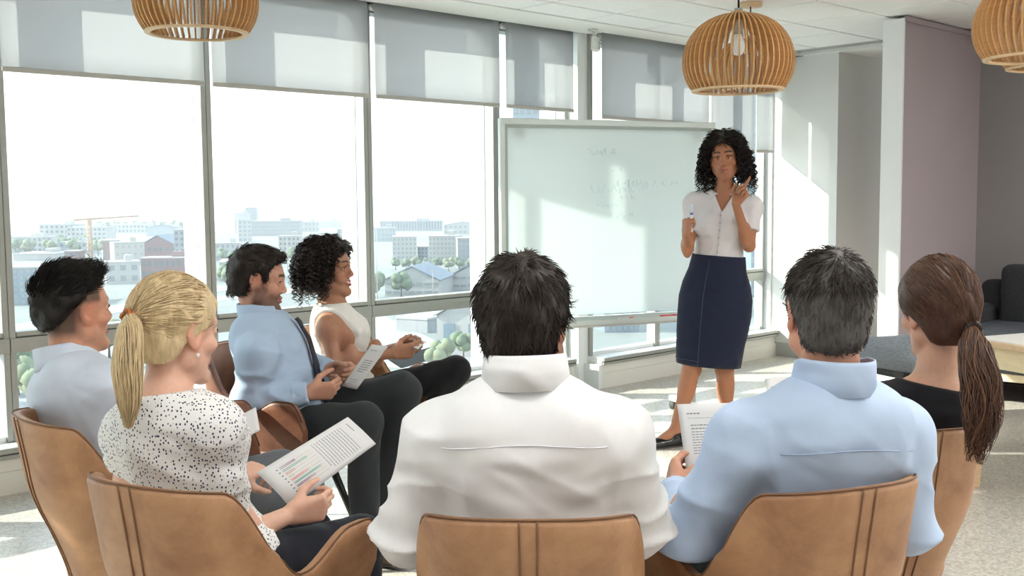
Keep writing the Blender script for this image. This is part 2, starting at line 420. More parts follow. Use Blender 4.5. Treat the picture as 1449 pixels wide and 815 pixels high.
for sx in (-1, 1):
    b = MB(); b.box((sx * (BW / 2 - .015), 0, (BZ0 + BZ1) / 2), (0.032, 0.035, BZ1 - BZ0 - .036), None, .003); b.build('side_rail', M_BFR, wb)
    b = MB(); b.box((sx * (BW / 2 - .038), -.004, (BZ0 + BZ1) / 2), (0.014, 0.024, BZ1 - BZ0 - .05)); b.build('inner_rail', M_BFRD, wb)
b = MB(); b.box((0, 0, BZ1 - .012), (BW, 0.045, 0.036), None, .004); b.build('top_rail', M_BFR, wb)
b = MB(); b.box((0, -.004, BZ1 - .038), (BW - .07, 0.024, 0.018)); b.build('inner_rail', M_BFRD, wb)
b = MB(); b.box((0, 0, BZ0), (BW, 0.04, 0.03), None, .004); b.build('bottom_rail', M_BFR, wb)
b = MB(); b.box((0, -.05, BZ0 - .022), (BW - .04, 0.10, 0.012), None, .003); b.box((0, -.1, BZ0 - .014), (BW - .04, .008, .028)); b.build('pen_tray', M_BFR, wb)
b = MB(); b.box((0, -.106, BZ0 - .034), (BW - .04, .006, .012)); b.build('tray_lip', mat('tray_grey', (.52, .52, .50), .5), wb)  # front lip in a darker grey than the tray
M_POST = mat('stand_post', (0.50, 0.53, 0.53), 0.4, 0.3)
for sx in (-.60, .60):
    b = MB(); b.box((sx, 0.045, 0.74), (0.042, 0.03, 1.40), None, .004); b.build('post', M_POST, wb)
    b = MB(); b.box((sx, 0.02, 0.075), (0.045, 0.56, 0.035), None, .006); b.build('foot', mat('stand_foot', (.80, .82, .80), .4), wb)
    for sy in (-.24, .28):
        b = MB(); b.tube([(sx - .012, sy, .030), (sx + .012, sy, .030)], .029, 14); b.build('caster', M_ALUD, wb)
    for zc in (BZ0 + .06, BZ1 - .08):
        b = MB(); b.box((sx, .022, zc), (.05, .03, .04)); b.build('clamp', M_POST, wb)
# faint erased writing: rows of thin pen strokes lying on the surface
M_INK = mat('faded_ink', (0.60, 0.75, 0.80), 0.6)
b = MB()
rs = random.Random(5)
for (zc, xa, xb, hgt) in ((1.66, -.17, .02, .045), (1.56, .0, .08, .03), (1.475, .03, .30, .05), (1.435, -.14, .22, .06), (1.39, .06, .17, .03), (1.47, .34, .44, .03), (1.28, -.02, .15, .045), (1.34, -.1, .06, .02)):
    x_ = xa
    while x_ < xb:
        L = rs.uniform(.012, .035); pts = [(x_ + L * q / 4, -.0068, zc + hgt * rs.uniform(-.5, .5)) for q in range(5)]
        b.tube(pts, .0011, 4, True, False); x_ += L + rs.choice((.004, .01, .03))
b.build('pen_writing', M_INK, wb, kind='stuff')
# markers on the tray
for k, (xm, lab) in enumerate(((.36, 'red-capped marker lying on the whiteboard tray beside the standing woman'), (.06, 'pale red-tipped marker lying near the middle of the whiteboard tray'))):
    t = empty('marker_pen', BC + BE * xm + BN * .055 + Vector((0, 0, BZ0 - .006)), BH, label=lab, category='marker')
    col = ((.75, .02, .03), (.75, .25, .25))[k]
    b = MB(); b.tube([(-.05, 0, 0), (.03, 0, 0)], .009, 10); b.build('barrel', mat('marker_white%d' % k, ((.75, .05, .05), (.8, .78, .76))[k], .4), t)
    b = MB(); b.tube([(.03, 0, 0), (.062, 0, 0), (.068, 0, 0)], [.0102, .0102, .007], 10); b.build('cap', mat('marker_cap%d' % k, col, .35), t)

# ------------------------------------------------------------------ pendant lamps of bent wooden slats
M_WOOD = mat('ash_slat', (0.62, 0.345, 0.135), 0.45, var=0.16, vscale=14, stretch=(1, 1, 6), bump=.06, bscale=60)
M_RING = mat('pale_ply', (0.72, 0.52, 0.31), 0.5, var=.06, vscale=20)
M_BLACK = mat('black_cable', (.012, .012, .014), .5)
M_BULB = mat('frosted_bulb', (.86, .86, .84), .25)
slat_me = None
def pendant(c, ztop_cord, lab, D=0.46, Hh=0.315, n=50):
    """c = centre of the lower rim"""
    global slat_me
    t = empty('pendant_lamp', c, label=lab, category='pendant lamp', group='slatted wooden pendant lamps')
    R_ = D / 2
    def prof(q):                                    # q 0..1 from lower rim to crown: radius, z
        a = -0.62 + q * (math.pi / 2 + 0.62 - .10)
        return R_ * math.cos(a) ** (0.86 if a > 0 else 1.0), Hh * .36 + (Hh * .64 if a > 0 else Hh * .62) * math.sin(a)
    if slat_me is None:
        b = MB(); N = 22; top, bot = [], []
        for k in range(N + 1):
            r_, z_ = prof(k / N); r2, z2 = prof(min(1, k / N + .02)); r1, z1 = prof(max(0, k / N - .02))
            tx, tz = r2 - r1, z2 - z1; L = math.hypot(tx, tz); nx, nz = tz / L, -tx / L
            w = .018 + .010 * (k / N); th = .0030
            for y_ in (-th, th):
                top.append((r_, y_, z_)); bot.append((r_ - nx * w, y_, z_ - nz * w))
        vs = top + bot; M2 = len(top); fs = []
        for k in range(N):
            a = 2 * k
            fs += [(a, a + 1, a + 3, a + 2), (M2 + a, M2 + a + 2, M2 + a + 3, M2 + a + 1), (a, a + 2, M2 + a + 2, M2 + a), (a + 1, M2 + a + 1, M2 + a + 3, a + 3)]
        fs += [(0, M2, M2 + 1, 1), (M2 - 2, M2 - 1, 2 * M2 - 1, 2 * M2 - 2)]
        b.add(vs, fs); o = b.build('slat', M_WOOD, t); slat_me = o.data; first = True
    else: first = False
    for k in range(n):
        if first and k == 0: continue
        o = link('slat', slat_me, None, t); o.rotation_euler = (0, 0, 2 * math.pi * k / n)
    r0, z0 = prof(0); r9, z9 = prof(1)
    b = MB(); b.lathe([(r0 - .020, z0 - .004), (r0 + .001, z0 - .004), (r0 + .003, z0 + .004), (r0 - .018, z0 + .005)], n=56, close=True); b.build('lower_ring', M_RING, t)
    b = MB(); b.lathe([(r9 - .03, z9 - .012), (r9 + .004, z9 - .012), (r9 + .004, z9 + .002), (r9 - .03, z9 + .002)], n=40, close=True); b.build('crown_ring', M_WOOD, t)
    b = MB(); b.lathe([(.0, z9), (r9, z9), (r9, z9 + .006), (.0, z9 + .006)], n=32); b.build('crown_cap', M_WOOD, t)
    b = MB(); b.tube([(0, 0, z9 - .085), (0, 0, z9 + .02)], [.021, .017], 14); b.build('socket', mat('socket_grey', (.42, .40, .37), .4), t)
    b = MB(); b.lathe([(.0001, z9 - .172), (.017, z9 - .168), (.027, z9 - .15), (.029, z9 - .132), (.023, z9 - .108), (.014, z9 - .088), (.013, z9 - .08)], n=18); b.build('bulb', M_BULB, t)
    b = MB(); b.tube([(0, 0, z9 + .01), (0, 0, ztop_cord - c[2])], .0042, 8); b.build('cord', M_BLACK, t)
    b = MB(); b.tube([(0, 0, ztop_cord - c[2] - .028), (0, 0, ztop_cord - c[2] - .002)], .07, 24); b.build('ceiling_rose', M_RING, t)
    return t
cA = at(279, 47, 4.06); cB = at(1044, 128, 4.45); cC = at(1468, 82, 4.02); cE = at(1482, 96, 5.3)
cD = at(1061, 128, 6.62)
pendant(cA, CEIL, 'slatted wooden pendant lamp hanging before the blinds over the seated row by the windows')
pendant(cB, CEIL, 'slatted wooden pendant lamp hanging between the whiteboard and the white corner column')
pendant(cC, CEIL, 'big slatted wooden pendant lamp hanging over the wooden table beside the mauve partition')
pendant(cE, CEIL, 'slatted wooden pendant lamp half hidden behind the one over the wooden table')
pendant(cD, CEIL, 'slatted wooden pendant lamp hidden behind the one near the whiteboard, its cord showing')

# ------------------------------------------------------------------ tub chairs
M_LEATHER = mat('tan_leather', (0.40, 0.205, 0.105), 0.50, var=0.42, vscale=4, bump=.10, bscale=160, spec=.45)
M_LEATHER_D = mat('dark_leather', (0.205, 0.082, 0.042), 0.48, var=0.22, vscale=5, bump=.10, bscale=160, spec=.45)
def leather_wear(m, dark, light):
    """worn hide: blotches between a dark and a light tone"""
    nt = m.node_tree; b = nt.nodes['Principled BSDF']; tc = nt.nodes.new('ShaderNodeTexCoord')
    n1 = nt.nodes.new('ShaderNodeTexNoise'); n1.inputs['Scale'].default_value = 5.5; n1.inputs['Detail'].default_value = 7; n1.inputs['Roughness'].default_value = .62; n1.inputs['Distortion'].default_value = .5
    rp = nt.nodes.new('ShaderNodeValToRGB'); rp.color_ramp.elements[0].position = .30; rp.color_ramp.elements[0].color = (*dark, 1); rp.color_ramp.elements[1].position = .68; rp.color_ramp.elements[1].color = (*light, 1)
    nt.links.new(tc.outputs['Object'], n1.inputs['Vector']); nt.links.new(n1.outputs['Fac'], rp.inputs[0]); nt.links.new(rp.outputs[0], b.inputs['Base Color'])
leather_wear(M_LEATHER, (.27, .125, .060), (.50, .285, .150)); leather_wear(M_LEATHER_D, (.12, .045, .025), (.26, .11, .060))
M_SEAM = mat('seam_piping', (0.20, 0.095, 0.045), 0.6)
M_SEAMD = mat('seam_piping_dark', (0.07, 0.03, 0.018), 0.6)
M_LEG = mat('black_steel', (.015, .015, .016), .35, .4)
def sstep(a, b_, x):
    t = min(1, max(0, (x - a) / (b_ - a))); return t * t * (3 - 2 * t)
def chair_plan(s):
    a = abs(s); sg = 1 if s >= 0 else -1
    if a <= .6:
        th = a / .6 * math.pi / 2
        return Vector((sg * .228 * math.sin(th) ** .78, -.02 - .25 * math.cos(th) ** .78, 0))
    t = (a - .6) / .4
    return Vector((sg * (.228 + .012 * t), -.02 + t * .27, 0))
def chair_top(s, hb=.82):
    a = abs(s)
    h = hb - .012 * (a / .34) ** 2 if a < .34 else hb - .012
    h -= (hb - .012 - .585) * sstep(.33, .60, a)
    h += .065 * sstep(.60, .82, a)
    if a > .90: h -= .10 * ((a - .90) / .10) ** 2
    return h
def chair_pt(s, z, off=0.0):
    p = chair_plan(s); q = chair_plan(min(1, s + .01)) - chair_plan(max(-1, s - .01)); nrm = Vector((q.y, -q.x, 0)).normalized()
    if nrm.dot(p - Vector((0, .02, 0))) < 0: nrm = -nrm
    f = .70 + .30 * sstep(.30, .66, z) + .05 * max(0, z - .66) / .2
    c = Vector((0, .03, 0)); p = c + (p - c) * f
    p = p - Vector((0, 1, 0)) * (.03 * max(0, z - .5) / .34 if abs(s) < .5 else 0)
    return Vector((p.x, p.y, z)) + nrm * off
chair_proto = {}
def tub_chair(loc, rz, lab, dark=False, hb=.82):
    key = (dark, hb)
    if key in chair_proto:
        t = copy_tree(chair_proto[key]); t.location = loc; t.rotation_euler = (0, 0, rz); t['label'] = lab; return t
    ml = M_LEATHER_D if dark else M_LEATHER; ms = M_SEAMD if dark else M_SEAM
    t = empty('tub_chair', loc, rz, label=lab, category='chair', group='leather tub chairs around the meeting')
    chair_proto[key] = t
    NS = 72; TH = .032
    P = []
    for i in range(NS + 1):
        s = -1 + 2 * i / NS; zt = chair_top(s, hb); row = []
        for k in range(13): z = .33 + (zt - .33 - .012) * k / 12; row.append(chair_pt(s, z, 0))
        row.append(chair_pt(s, zt - .003, -.005)); row.append(chair_pt(s, zt, -TH / 2)); row.append(chair_pt(s, zt - .003, -TH + .005))
        for k in range(10): z = zt - .012 - (zt - .012 - .36) * k / 9; row.append(chair_pt(s, z, -TH))
        P.append(row)
    b = MB(); b.grid([list(r) for r in P])
    L0 = len(P[0])
    for r in (P[0], P[-1]): b.add(r, [tuple(range(L0))])
    b.build('shell', ml, t)
    # floor of the tub and the seat cushion
    def super_ring(sc, z, n=36):
        return [Vector((math.copysign(abs(math.cos(a)) ** .55, math.cos(a)) * .196 * sc, .04 + math.copysign(abs(math.sin(a)) ** .55, math.sin(a)) * .215 * sc, z)) for a in (2 * math.pi * k / n for k in range(n))]
    b = MB(); R_ = [super_ring(.70, .325), super_ring(.78, .33), super_ring(.86, .37)]
    b.grid([[r[k] for r in R_] for k in range(36)], closed_u=True); b.add(R_[0], [tuple(range(36))[::-1]]); b.build('seat_base', ml, t)
    b = MB(); R_ = [super_ring(.84, .365), super_ring(.95, .375), super_ring(.985, .41), super_ring(.96, .445), super_ring(.85, .462), super_ring(.5, .468), super_ring(.05, .468)]
    b.grid([[r[k] for r in R_] for k in range(36)], closed_u=True); b.build('seat_cushion', ml, t)
    for s0, s1 in ((0, 0), (-.565, -.50), (.565, .50)):
        for ds in ((-.012, .012) if s0 == 0 else (0,)):
            b = MB(); zt = chair_top(s0, hb)
            pts = [chair_pt(s0 + (s1 - s0) * (1 - q) + ds, .34 + (zt - .34) * q, .0012) for q in np.linspace(0, 1, 22)]
            b.tube(pts, .0022, 5); b.build('seam', ms, t)
    pts = [chair_pt(s, chair_top(s, hb) + .0005, -.006) for s in np.linspace(-.985, .985, 90)]
    b = MB(); b.tube(pts, .0025, 5); b.build('rim_piping', ms, t)
    for sx in (-1, 1):
        for sy in (-1, 1):
            b = MB(); b.tube([(sx * .13, sy * .12 + .01, .33), (sx * .225, sy * .205 + .01, .0)], [.017, .011], 10); b.build('leg', M_LEG, t)
    b = MB(); b.tube([(-.13, -.11, .325), (.13, .13, .325)], .012, 6); b.tube([(.13, -.11, .325), (-.13, .13, .325)], .012, 6); b.build('under_frame', M_LEG, t)
    return t
def face(head_deg):
    """z rotation of a thing whose front is +y so that it faces head_deg right of the camera's heading"""
    return HEADING - math.radians(head_deg) - math.pi / 2
CH = {}
def chair_at(key, u, v, head_deg, lab, dark=False, hb=.82):
    CH[key] = (u, v, head_deg); p = uvz(u, v, 0)
    return tub_chair(p, face(head_deg), lab, dark, hb)
chair_at('white', .035, 2.12, 2, 'tan leather tub chair of the man in the white shirt')
chair_at('gray', .57, 2.29, -22, 'tan leather tub chair of the grey-haired man in the blue shirt')
chair_at('pony', .94, 2.80, -14, 'tan leather tub chair of the brown-haired woman in black')
chair_at('blond', -.63, 2.34, 28, 'tan leather tub chair of the blond woman in the dotted blouse')
chair_at('asian', -1.07, 2.95, 50, 'tan leather tub chair of the dark-haired man with the plum tie')
chair_at('empty', -1.12, 3.60, 75, 'dark brown leather tub chair left empty between two seated men', True)
chair_at('tie', -.90, 4.10, 112, 'brown leather tub chair of the bearded man in the dark tie', True)
chair_at('curly', -.66, 4.64, 130, 'tan leather tub chair of the curly-haired woman in the white top')

# ------------------------------------------------------------------ table, sofa, ottoman
TE, TN = Vector((math.cos(math.radians(-20.5)), math.sin(math.radians(-20.5)), 0)), Vector((-math.cos(math.radians(69.5)), -math.sin(math.radians(69.5)), 0))
M_OAK = mat('table_oak', (0.66, 0.47, 0.29), 0.5, var=.12, vscale=9, stretch=(1, 6, 6))
M_PINE = mat('pale_pine', (0.78, 0.66, 0.42), 0.5, var=.10, vscale=7, stretch=(1, 1, 5))
tp = Vector((4.98, 2.16, 0))                       # far corner of the top nearest the window side
tb = empty('wooden_table', tp, math.radians(-20.5), label='pale wooden table with a white top and splayed square legs', category='table')
# local: +x along TE, -y along TN
TWX, TWY, TZ = 1.3, 0.75, 0.715
b = MB(); b.box((TWX / 2, -TWY / 2, TZ - .004), (TWX - .03, TWY - .03, .008)); b.build('top_inlay', mat('white_laminate', (.80, .79, .76), .3), tb)
b = MB(); b.box((TWX / 2, -TWY / 2, TZ - .020), (TWX, TWY, .028), None, .004); b.build('table_top', M_OAK, tb)
b = MB(); b.box((TWX / 2, -.05, TZ - .085), (TWX - .12, .022, .10)); b.build('apron', M_PINE, tb)
b = MB(); b.box((TWX / 2, -TWY + .05, TZ - .085), (TWX - .12, .022, .10)); b.build('apron', M_PINE, tb)
b = MB(); b.box((.05, -TWY / 2, TZ - .085), (.022, TWY - .12, .10)); b.build('apron', M_PINE, tb)
b = MB(); b.box((TWX - .05, -TWY / 2, TZ - .085), (.022, TWY - .12, .10)); b.build('apron', M_PINE, tb)
for cx_, cy_, ox, oy in ((.05, -.05, -.035, .02), (TWX - .05, -.05, .035, .02), (.05, -TWY + .05, -.035, -.02), (TWX - .05, -TWY + .05, .035, -.02)):
    b = MB(); tw, bw = .036, .030
    P = [[(cx_ + ox * (1 - q) + sx * (bw + (tw - bw) * q), cy_ + oy * (1 - q) + sy * (bw + (tw - bw) * q), q * (TZ - .034)) for sx, sy in ((-1, -1), (1, -1), (1, 1), (-1, 1))] for q in (0, 1)]
    b.add(P[0] + P[1], [(0, 1, 5, 4), (1, 2, 6, 5), (2, 3, 7, 6), (3, 0, 4, 7), (3, 2, 1, 0), (4, 5, 6, 7)]); b.build('leg', M_OAK, tb)

M_SOFA = mat('charcoal_cloth', (.035, .037, .042), .95, var=.18, vscale=60, bump=.2, bscale=300)
M_SOFA2 = mat('slate_cloth', (.085, .095, .115), .95, var=.25, vscale=70, bump=.2, bscale=300)
sf = empty('sofa', (7.42, 2.30, 0), -math.pi / 2, label='charcoal fabric sofa with wooden rail standing in the grey alcove', category='sofa')
# local: front is -y ... world -X ; local x runs along world -Y
def soft(name, c, size, m, r=.05):
    o = boxo(name, c, size, m, sf); md = o.modifiers.new('round', 'BEVEL'); md.width = r; md.segments = 5; md.limit_method = 'NONE'
    for p in o.data.polygons: p.use_smooth = True
    return o
soft('base', (0, .0, .30), (1.9, .82, .16), M_SOFA2, .03)
soft('seat_cushion', (-.42, -.04, .43), (.82, .72, .15), M_SOFA2, .05); soft('seat_cushion', (.42, -.04, .43), (.82, .72, .15), M_SOFA2, .05)
soft('armrest', (-.90, -.02, .44), (.18, .84, .36), M_SOFA, .06); soft('armrest', (.90, -.02, .44), (.18, .84, .36), M_SOFA, .06)
soft('backrest', (0, .34, .56), (1.9, .18, .44), M_SOFA, .06)
soft('back_cushion', (-.38, .24, .68), (.78, .18, .44), M_SOFA, .06); soft('back_cushion', (.42, .24, .68), (.78, .18, .44), M_SOFA, .06)
boxo('wooden_rail', (0, -.36, .195), (1.9, .05, .05), M_PINE, sf)
for sx in (-.85, .85):
    for sy in (-.36, .36): boxo('leg', (sx, sy, .10), (.05, .05, .20), M_PINE, sf)

ot = empty('ottoman', (6.23, 3.03, 0), math.radians(-20), label='grey ribbed ottoman on dark feet in front of the mauve partition', category='ottoman')
M_RIB = mat('grey_knit', (.23, .25, .28), .95, var=.35, vscale=50, stretch=(1, 1, 6), bump=.3, bscale=200)
def sring(w, d, z, n=40, e_=.5): return [Vector((math.copysign(abs(math.cos(a)) ** e_, math.cos(a)) * w, math.copysign(abs(math.sin(a)) ** e_, math.sin(a)) * d, z)) for a in (2 * math.pi * k / n for k in range(n))]
b = MB(); R_ = [sring(.02, .02, .335), sring(.24, .24, .335), sring(.285, .285, .36), sring(.30, .30, .42), sring(.285, .285, .475), sring(.24, .24, .498), sring(.12, .12, .505), sring(.01, .01, .505)]
b.grid([[r[k] for r in R_] for k in range(40)], closed_u=True); b.build('cushion', M_RIB, ot)
b = MB(); R_ = [sring(.02, .02, .30), sring(.25, .25, .30), sring(.25, .25, .337), sring(.02, .02, .337)]; b.grid([[r[k] for r in R_] for k in range(40)], closed_u=True, smooth=False); b.build('frame', M_LEG, ot)
for sx in (-1, 1):
    for sy in (-1, 1):
        b = MB(); b.tube([(sx * .17, sy * .17, .31), (sx * .2, sy * .2, 0)], [.018, .012], 8); b.build('leg', M_LEG, ot)
# ------------------------------------------------------------------ city seen from the windows
GZ = -30.0
def gnd(px, py, z=GZ): return on_z(px, py, z)
M_LAND = mat('city_ground', (0.15, 0.165, 0.15), 0.9, var=0.25, vscale=0.02)
M_ROAD = mat('pale_road', (0.25, 0.25, 0.25), 0.85, var=.05, vscale=.05)
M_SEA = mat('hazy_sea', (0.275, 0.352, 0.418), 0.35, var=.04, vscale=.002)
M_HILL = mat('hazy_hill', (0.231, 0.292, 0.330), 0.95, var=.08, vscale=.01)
def vdir(px): d = ray(px, 287); d = Vector((d.x, d.y, 0)); return d / d.dot(FW0)
def poly_flat(name, pts, z, m, **kw):
    b = MB(); n_ = len(pts)
    b.add([(p.x, p.y, z) for p in pts] + [(p.x, p.y, z - .5) for p in pts], [tuple(range(n_))] + [(i, i + n_, (i + 1) % n_ + n_, (i + 1) % n_) for i in range(n_)])
    return b.build(name, m, None, **kw)
far = [vdir(px) * 1750 for px in (-2600, -900, 0, 400, 700, 1200, 2600)]
poly_flat('ground', [vdir(-2600) * 20] + far + [vdir(2600) * 20], GZ, M_LAND, kind='structure')
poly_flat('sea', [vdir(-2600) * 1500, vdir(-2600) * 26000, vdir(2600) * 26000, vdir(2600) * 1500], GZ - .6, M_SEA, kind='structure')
# headland
b = MB(); P = []
for i in range(61):
    q = i / 60; px = -330 + q * 467; base = vdir(px) * 1640
    h = (25.5 + 1.6 * math.sin(q * 9) + 1.0 * math.sin(q * 23)) * (1 - sstep(.955, 1.0, q) * .92)
    P.append([base + Vector((0, 0, GZ - 1)), base + vdir(px) * 40 + Vector((0, 0, GZ + h * .55)), base + vdir(px) * 130 + Vector((0, 0, GZ + h)), base + vdir(px) * 700 + Vector((0, 0, GZ + h * .8)), base + vdir(px) * 800 + Vector((0, 0, GZ - 2))])
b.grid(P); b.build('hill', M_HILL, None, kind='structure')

CM = {'white': mat('render_white', (0.325, 0.325, 0.317), .8, var=.03, vscale=.2), 'cream': mat('render_cream', (0.317, 0.305, 0.277), .8, var=.03, vscale=.2),
      'blue': mat('facade_blue', (0.246, 0.277, 0.301), .7, var=.04, vscale=.2), 'brick': mat('facade_brick', (0.198, 0.119, 0.119), .85, var=.10, vscale=.5),
      'grey': mat('facade_grey', (0.230, 0.242, 0.250), .8, var=.05, vscale=.2), 'slate': mat('roof_slate', (0.091, 0.123, 0.158), .6, var=.06, vscale=.3),
      'roof': mat('flat_roof', (0.285, 0.285, 0.277), .85, var=.05, vscale=.2), 'win': mat('far_window', (0.087, 0.111, 0.135), .3), 'blind': mat('far_blind', (0.182, 0.198, 0.206), .4),
      'green': mat('tree_green', (0.099, 0.135, 0.079), .9, var=.3, vscale=.8), 'green2': mat('tree_olive', (0.143, 0.166, 0.099), .9, var=.3, vscale=.8),
      'trunk': mat('tree_trunk', (0.079, 0.060, 0.044), .9), 'orange': mat('crane_orange', (0.317, 0.190, 0.099), .6), 'glass': mat('facade_glass', (0.143, 0.198, 0.238), .15, spec=.8)}
win_mesh = {}
PLACED = []
def building(pxa, pxb, pyt, pyb, lab, m='white', depth=14, yaw=0.0, nx=0, nz=0, side=0, roof='flat', winm='win', roofm='roof', wf=(.5, .5), cat='building', rh=4.0, grp='buildings of the hazy city'):
    """front face spans pxa..pxb, its foot on the city ground at pyb and its eaves at pyt"""
    pm = gnd((pxa + pxb) / 2, pyb); v = pm.dot(FW0); W = (pxb - pxa) / FPX * v
    h = (at((pxa + pxb) / 2, pyt, v)).z - GZ
    t = empty('building', (pm.x, pm.y, GZ), HEADING - math.pi / 2 + yaw, label=lab, category=cat, group=grp)
    W = W / max(.5, math.cos(yaw))
    PLACED.append((t.matrix_basis.inverted(), W, depth))
    boxo('wall', (0, depth / 2, h / 2), (W, depth, h), CM[m], t)
    if roof == 'flat':
        boxo('roof', (0, depth / 2, h + .25), (W + .4, depth + .4, .5), CM[roofm], t)
        if W > 12: boxo('plant_room', (W * .18, depth * .55, h + 1.6), (W * .2, depth * .4, 2.4), CM[m], t)
    else:
        b = MB(); o = .6; x0, x1, y0, y1 = -W / 2 - o, W / 2 + o, -o, depth + o
        b.add([(x0, y0, h - .3), (0, y0, h + rh), (x1, y0, h - .3), (x0, y1, h - .3), (0, y1, h + rh), (x1, y1, h - .3),
               (x0, y0, h), (0, y0, h + rh + .4), (x1, y0, h), (x0, y1, h), (0, y1, h + rh + .4), (x1, y1, h)],
              [(6, 7, 10, 9), (7, 8, 11, 10), (0, 3, 4, 1), (1, 4, 5, 2), (0, 1, 7, 6), (1, 2, 8, 7), (3, 9, 10, 4), (4, 10, 11, 5), (0, 6, 9, 3), (2, 5, 11, 8)])
        b.build('roof', CM[roofm], t)
        b = MB(); b.add([(-W / 2, .02, h - .2), (W / 2, .02, h - .2), (0, .02, h + rh - .2), (-W / 2, .4, h - .2), (W / 2, .4, h - .2), (0, .4, h + rh - .2)], [(0, 1, 2), (5, 4, 3), (0, 3, 4, 1), (1, 4, 5, 2), (2, 5, 3, 0)]); b.build('gable', CM[m], t)
    def winobj(loc, w, hh, rz):
        k = (round(w, 2), round(hh, 2), winm)
        if k not in win_mesh:
            o = boxo('window', (0, 0, 0), (w, .3, hh), CM[winm], t); win_mesh[k] = o.data
        else: o = link('window', win_mesh[k], None, t)
        o.location = loc; o.rotation_euler = (0, 0, rz)
    if nx:
        for i in range(nx):
            for k in range(nz):
                winobj((-W / 2 + W * (i + .5) / nx, -.06, h * (k + .55) / nz), W / nx * wf[0], h / nz * wf[1], 0)
    if side:
        for i in range(side):
            for k in range(nz):
                winobj((-W / 2 - .06, depth * (i + .5) / side, h * (k + .55) / nz), depth / side * wf[0], h / nz * wf[1], math.pi / 2)
    return t
A = building
A(14, 72, 336, 358, 'low white apartment row with dark windows before the hazy headland', 'white', 14, .15, 9, 3)
A(58, 112, 318, 345, 'pale blue-white apartment block below the headland', 'white', 16, .1, 8, 4)
A(94, 152, 322, 347, 'long white apartment block with dark balconies beside the orange crane', 'white', 16, -.1, 9, 4)
A(84, 132, 343, 360, 'small blue-grey block with a dark window band', 'blue', 12, 0, 6, 2)
A(20, 78, 360, 369, 'long low white warehouse roof by the apartment row', 'white', 30, .05, 0, 0)
A(12, 54, 380, 432, 'blue glass office block beside the window frame', 'glass', 18, .2, 5, 6, 0, 'flat', 'blind')
A(92, 112, 356, 374, 'small red brick annex among white roofs', 'brick', 10, .1, 3, 2)
A(148, 170, 341, 372, 'red brick tower end of the old warehouse', 'brick', 20, .35, 0, 0)
A(166, 202, 344, 376, 'sunlit white warehouse wall with small windows', 'cream', 14, .5, 5, 3, 0, 'flat', 'blind', 'roof', (.25, .3))
A(198, 250, 347, 372, 'brick warehouse with a slate gabled roof', 'brick', 22, -.1, 6, 2, 0, 'gable', 'win', 'slate', (.4, .4), 'building', 5)
A(200, 268, 366, 396, 'low red brick wing below the gabled warehouse', 'brick', 12, 0, 8, 2)
A(154, 196, 372, 402, 'bright white gable-walled shed in front of the brick warehouse', 'white', 14, .4, 3, 2, 0, 'flat', 'blind')
A(248, 270, 326, 384, 'tall pale slab block by the window mullion', 'grey', 12, .1, 3, 7)
A(156, 210, 318, 330, 'flat long white office row below the horizon trees', 'white', 18, 0, 10, 2)
A(208, 252, 322, 334, 'pale shed roofs behind the brick warehouse', 'blue', 22, .1, 0, 0, 0, 'gable', 'win', 'slate', (.4, .4), 'building', 3)
# second bay
A(348, 363, 294, 328, 'grey tower block standing against the sea', 'grey', 16, .1, 3, 8, 0, 'flat', 'blind')
A(333, 352, 302, 330, 'white stepped block beside the grey tower', 'white', 14, .1, 0, 0)
A(338, 356, 312, 342, 'bright white lower block under the grey tower', 'white', 12, .3, 3, 5, 0, 'flat', 'blind')
A(356, 424, 313, 334, 'long pale slab with fine floor bands behind the bearded man', 'grey', 14, 0, 14, 4, 0, 'flat', 'blind', 'roof', (.8, .35))
A(420, 452, 314, 328, 'low white harbour block behind the curly-haired woman', 'white', 14, .1, 6, 2, 0, 'flat', 'blind')
A(450, 482, 313, 322, 'long white harbour shed near the sea', 'white', 14, 0, 0, 0)
A(306, 340, 345, 368, 'low white terrace beside the mullion', 'white', 14, .2, 5, 3, 0, 'flat', 'blind')
A(312, 356, 372, 398, 'blue-grey bus depot roof by the road', 'blue', 26, .2, 6, 1)
A(395, 425, 335, 362, 'cream apartment block between the two seated heads', 'cream', 14, .1, 5, 4)
A(430, 452, 338, 358, 'white domed exhibition hall', 'white', 18, 0, 4, 2, 0, 'gable', 'blind', 'roof', (.5, .5), 'building', 3)
A(478, 500, 325, 350, 'white apartment block beside the second mullion', 'white', 12, .1, 4, 4, 0, 'flat', 'blind')
# third bay
A(538, 626, 313, 327, 'long grey dock building with upright bays at the shore', 'grey', 16, .0, 22, 1, 0, 'flat', 'win', 'roof', (.45, .8))
A(530, 560, 323, 342, 'pale round-cornered block by the shore', 'blue', 14, .1, 6, 3, 0, 'flat', 'blind')
A(556, 590, 336, 374, 'white six-storey apartment block above the gabled sheds', 'white', 16, .1, 6, 6, 0, 'flat', 'blind', 'roof', (.45, .5))
A(591, 606, 350, 371, 'blue-fronted block between two white apartment blocks', 'blue', 12, 0, 3, 4)
A(607, 650, 335, 375, 'large white apartment block with rows of balconies', 'cream', 16, -.05, 8, 6, 0, 'flat', 'blind', 'roof', (.45, .5))
A(648, 682, 338, 380, 'pale green-grey apartment block beside the white fin', 'grey', 14, .1, 6, 6, 0, 'flat', 'blind')
A(628, 682, 318, 332, 'low white harbour houses at the waterline', 'white', 16, .1, 8, 2, 0, 'gable', 'blind', 'roof', (.5, .5), 'building', 3)
A(544, 622, 396, 420, 'white shed with a blue slate gable roof and strip windows', 'white', 26, -.12, 7, 2, 0, 'gable', 'blind', 'slate', (.8, .3), 'shed', 4.2)
A(640, 714, 388, 410, 'second white shed with a steep blue slate roof', 'white', 26, -.12, 7, 2, 0, 'gable', 'blind', 'slate', (.8, .3), 'shed', 4.6)
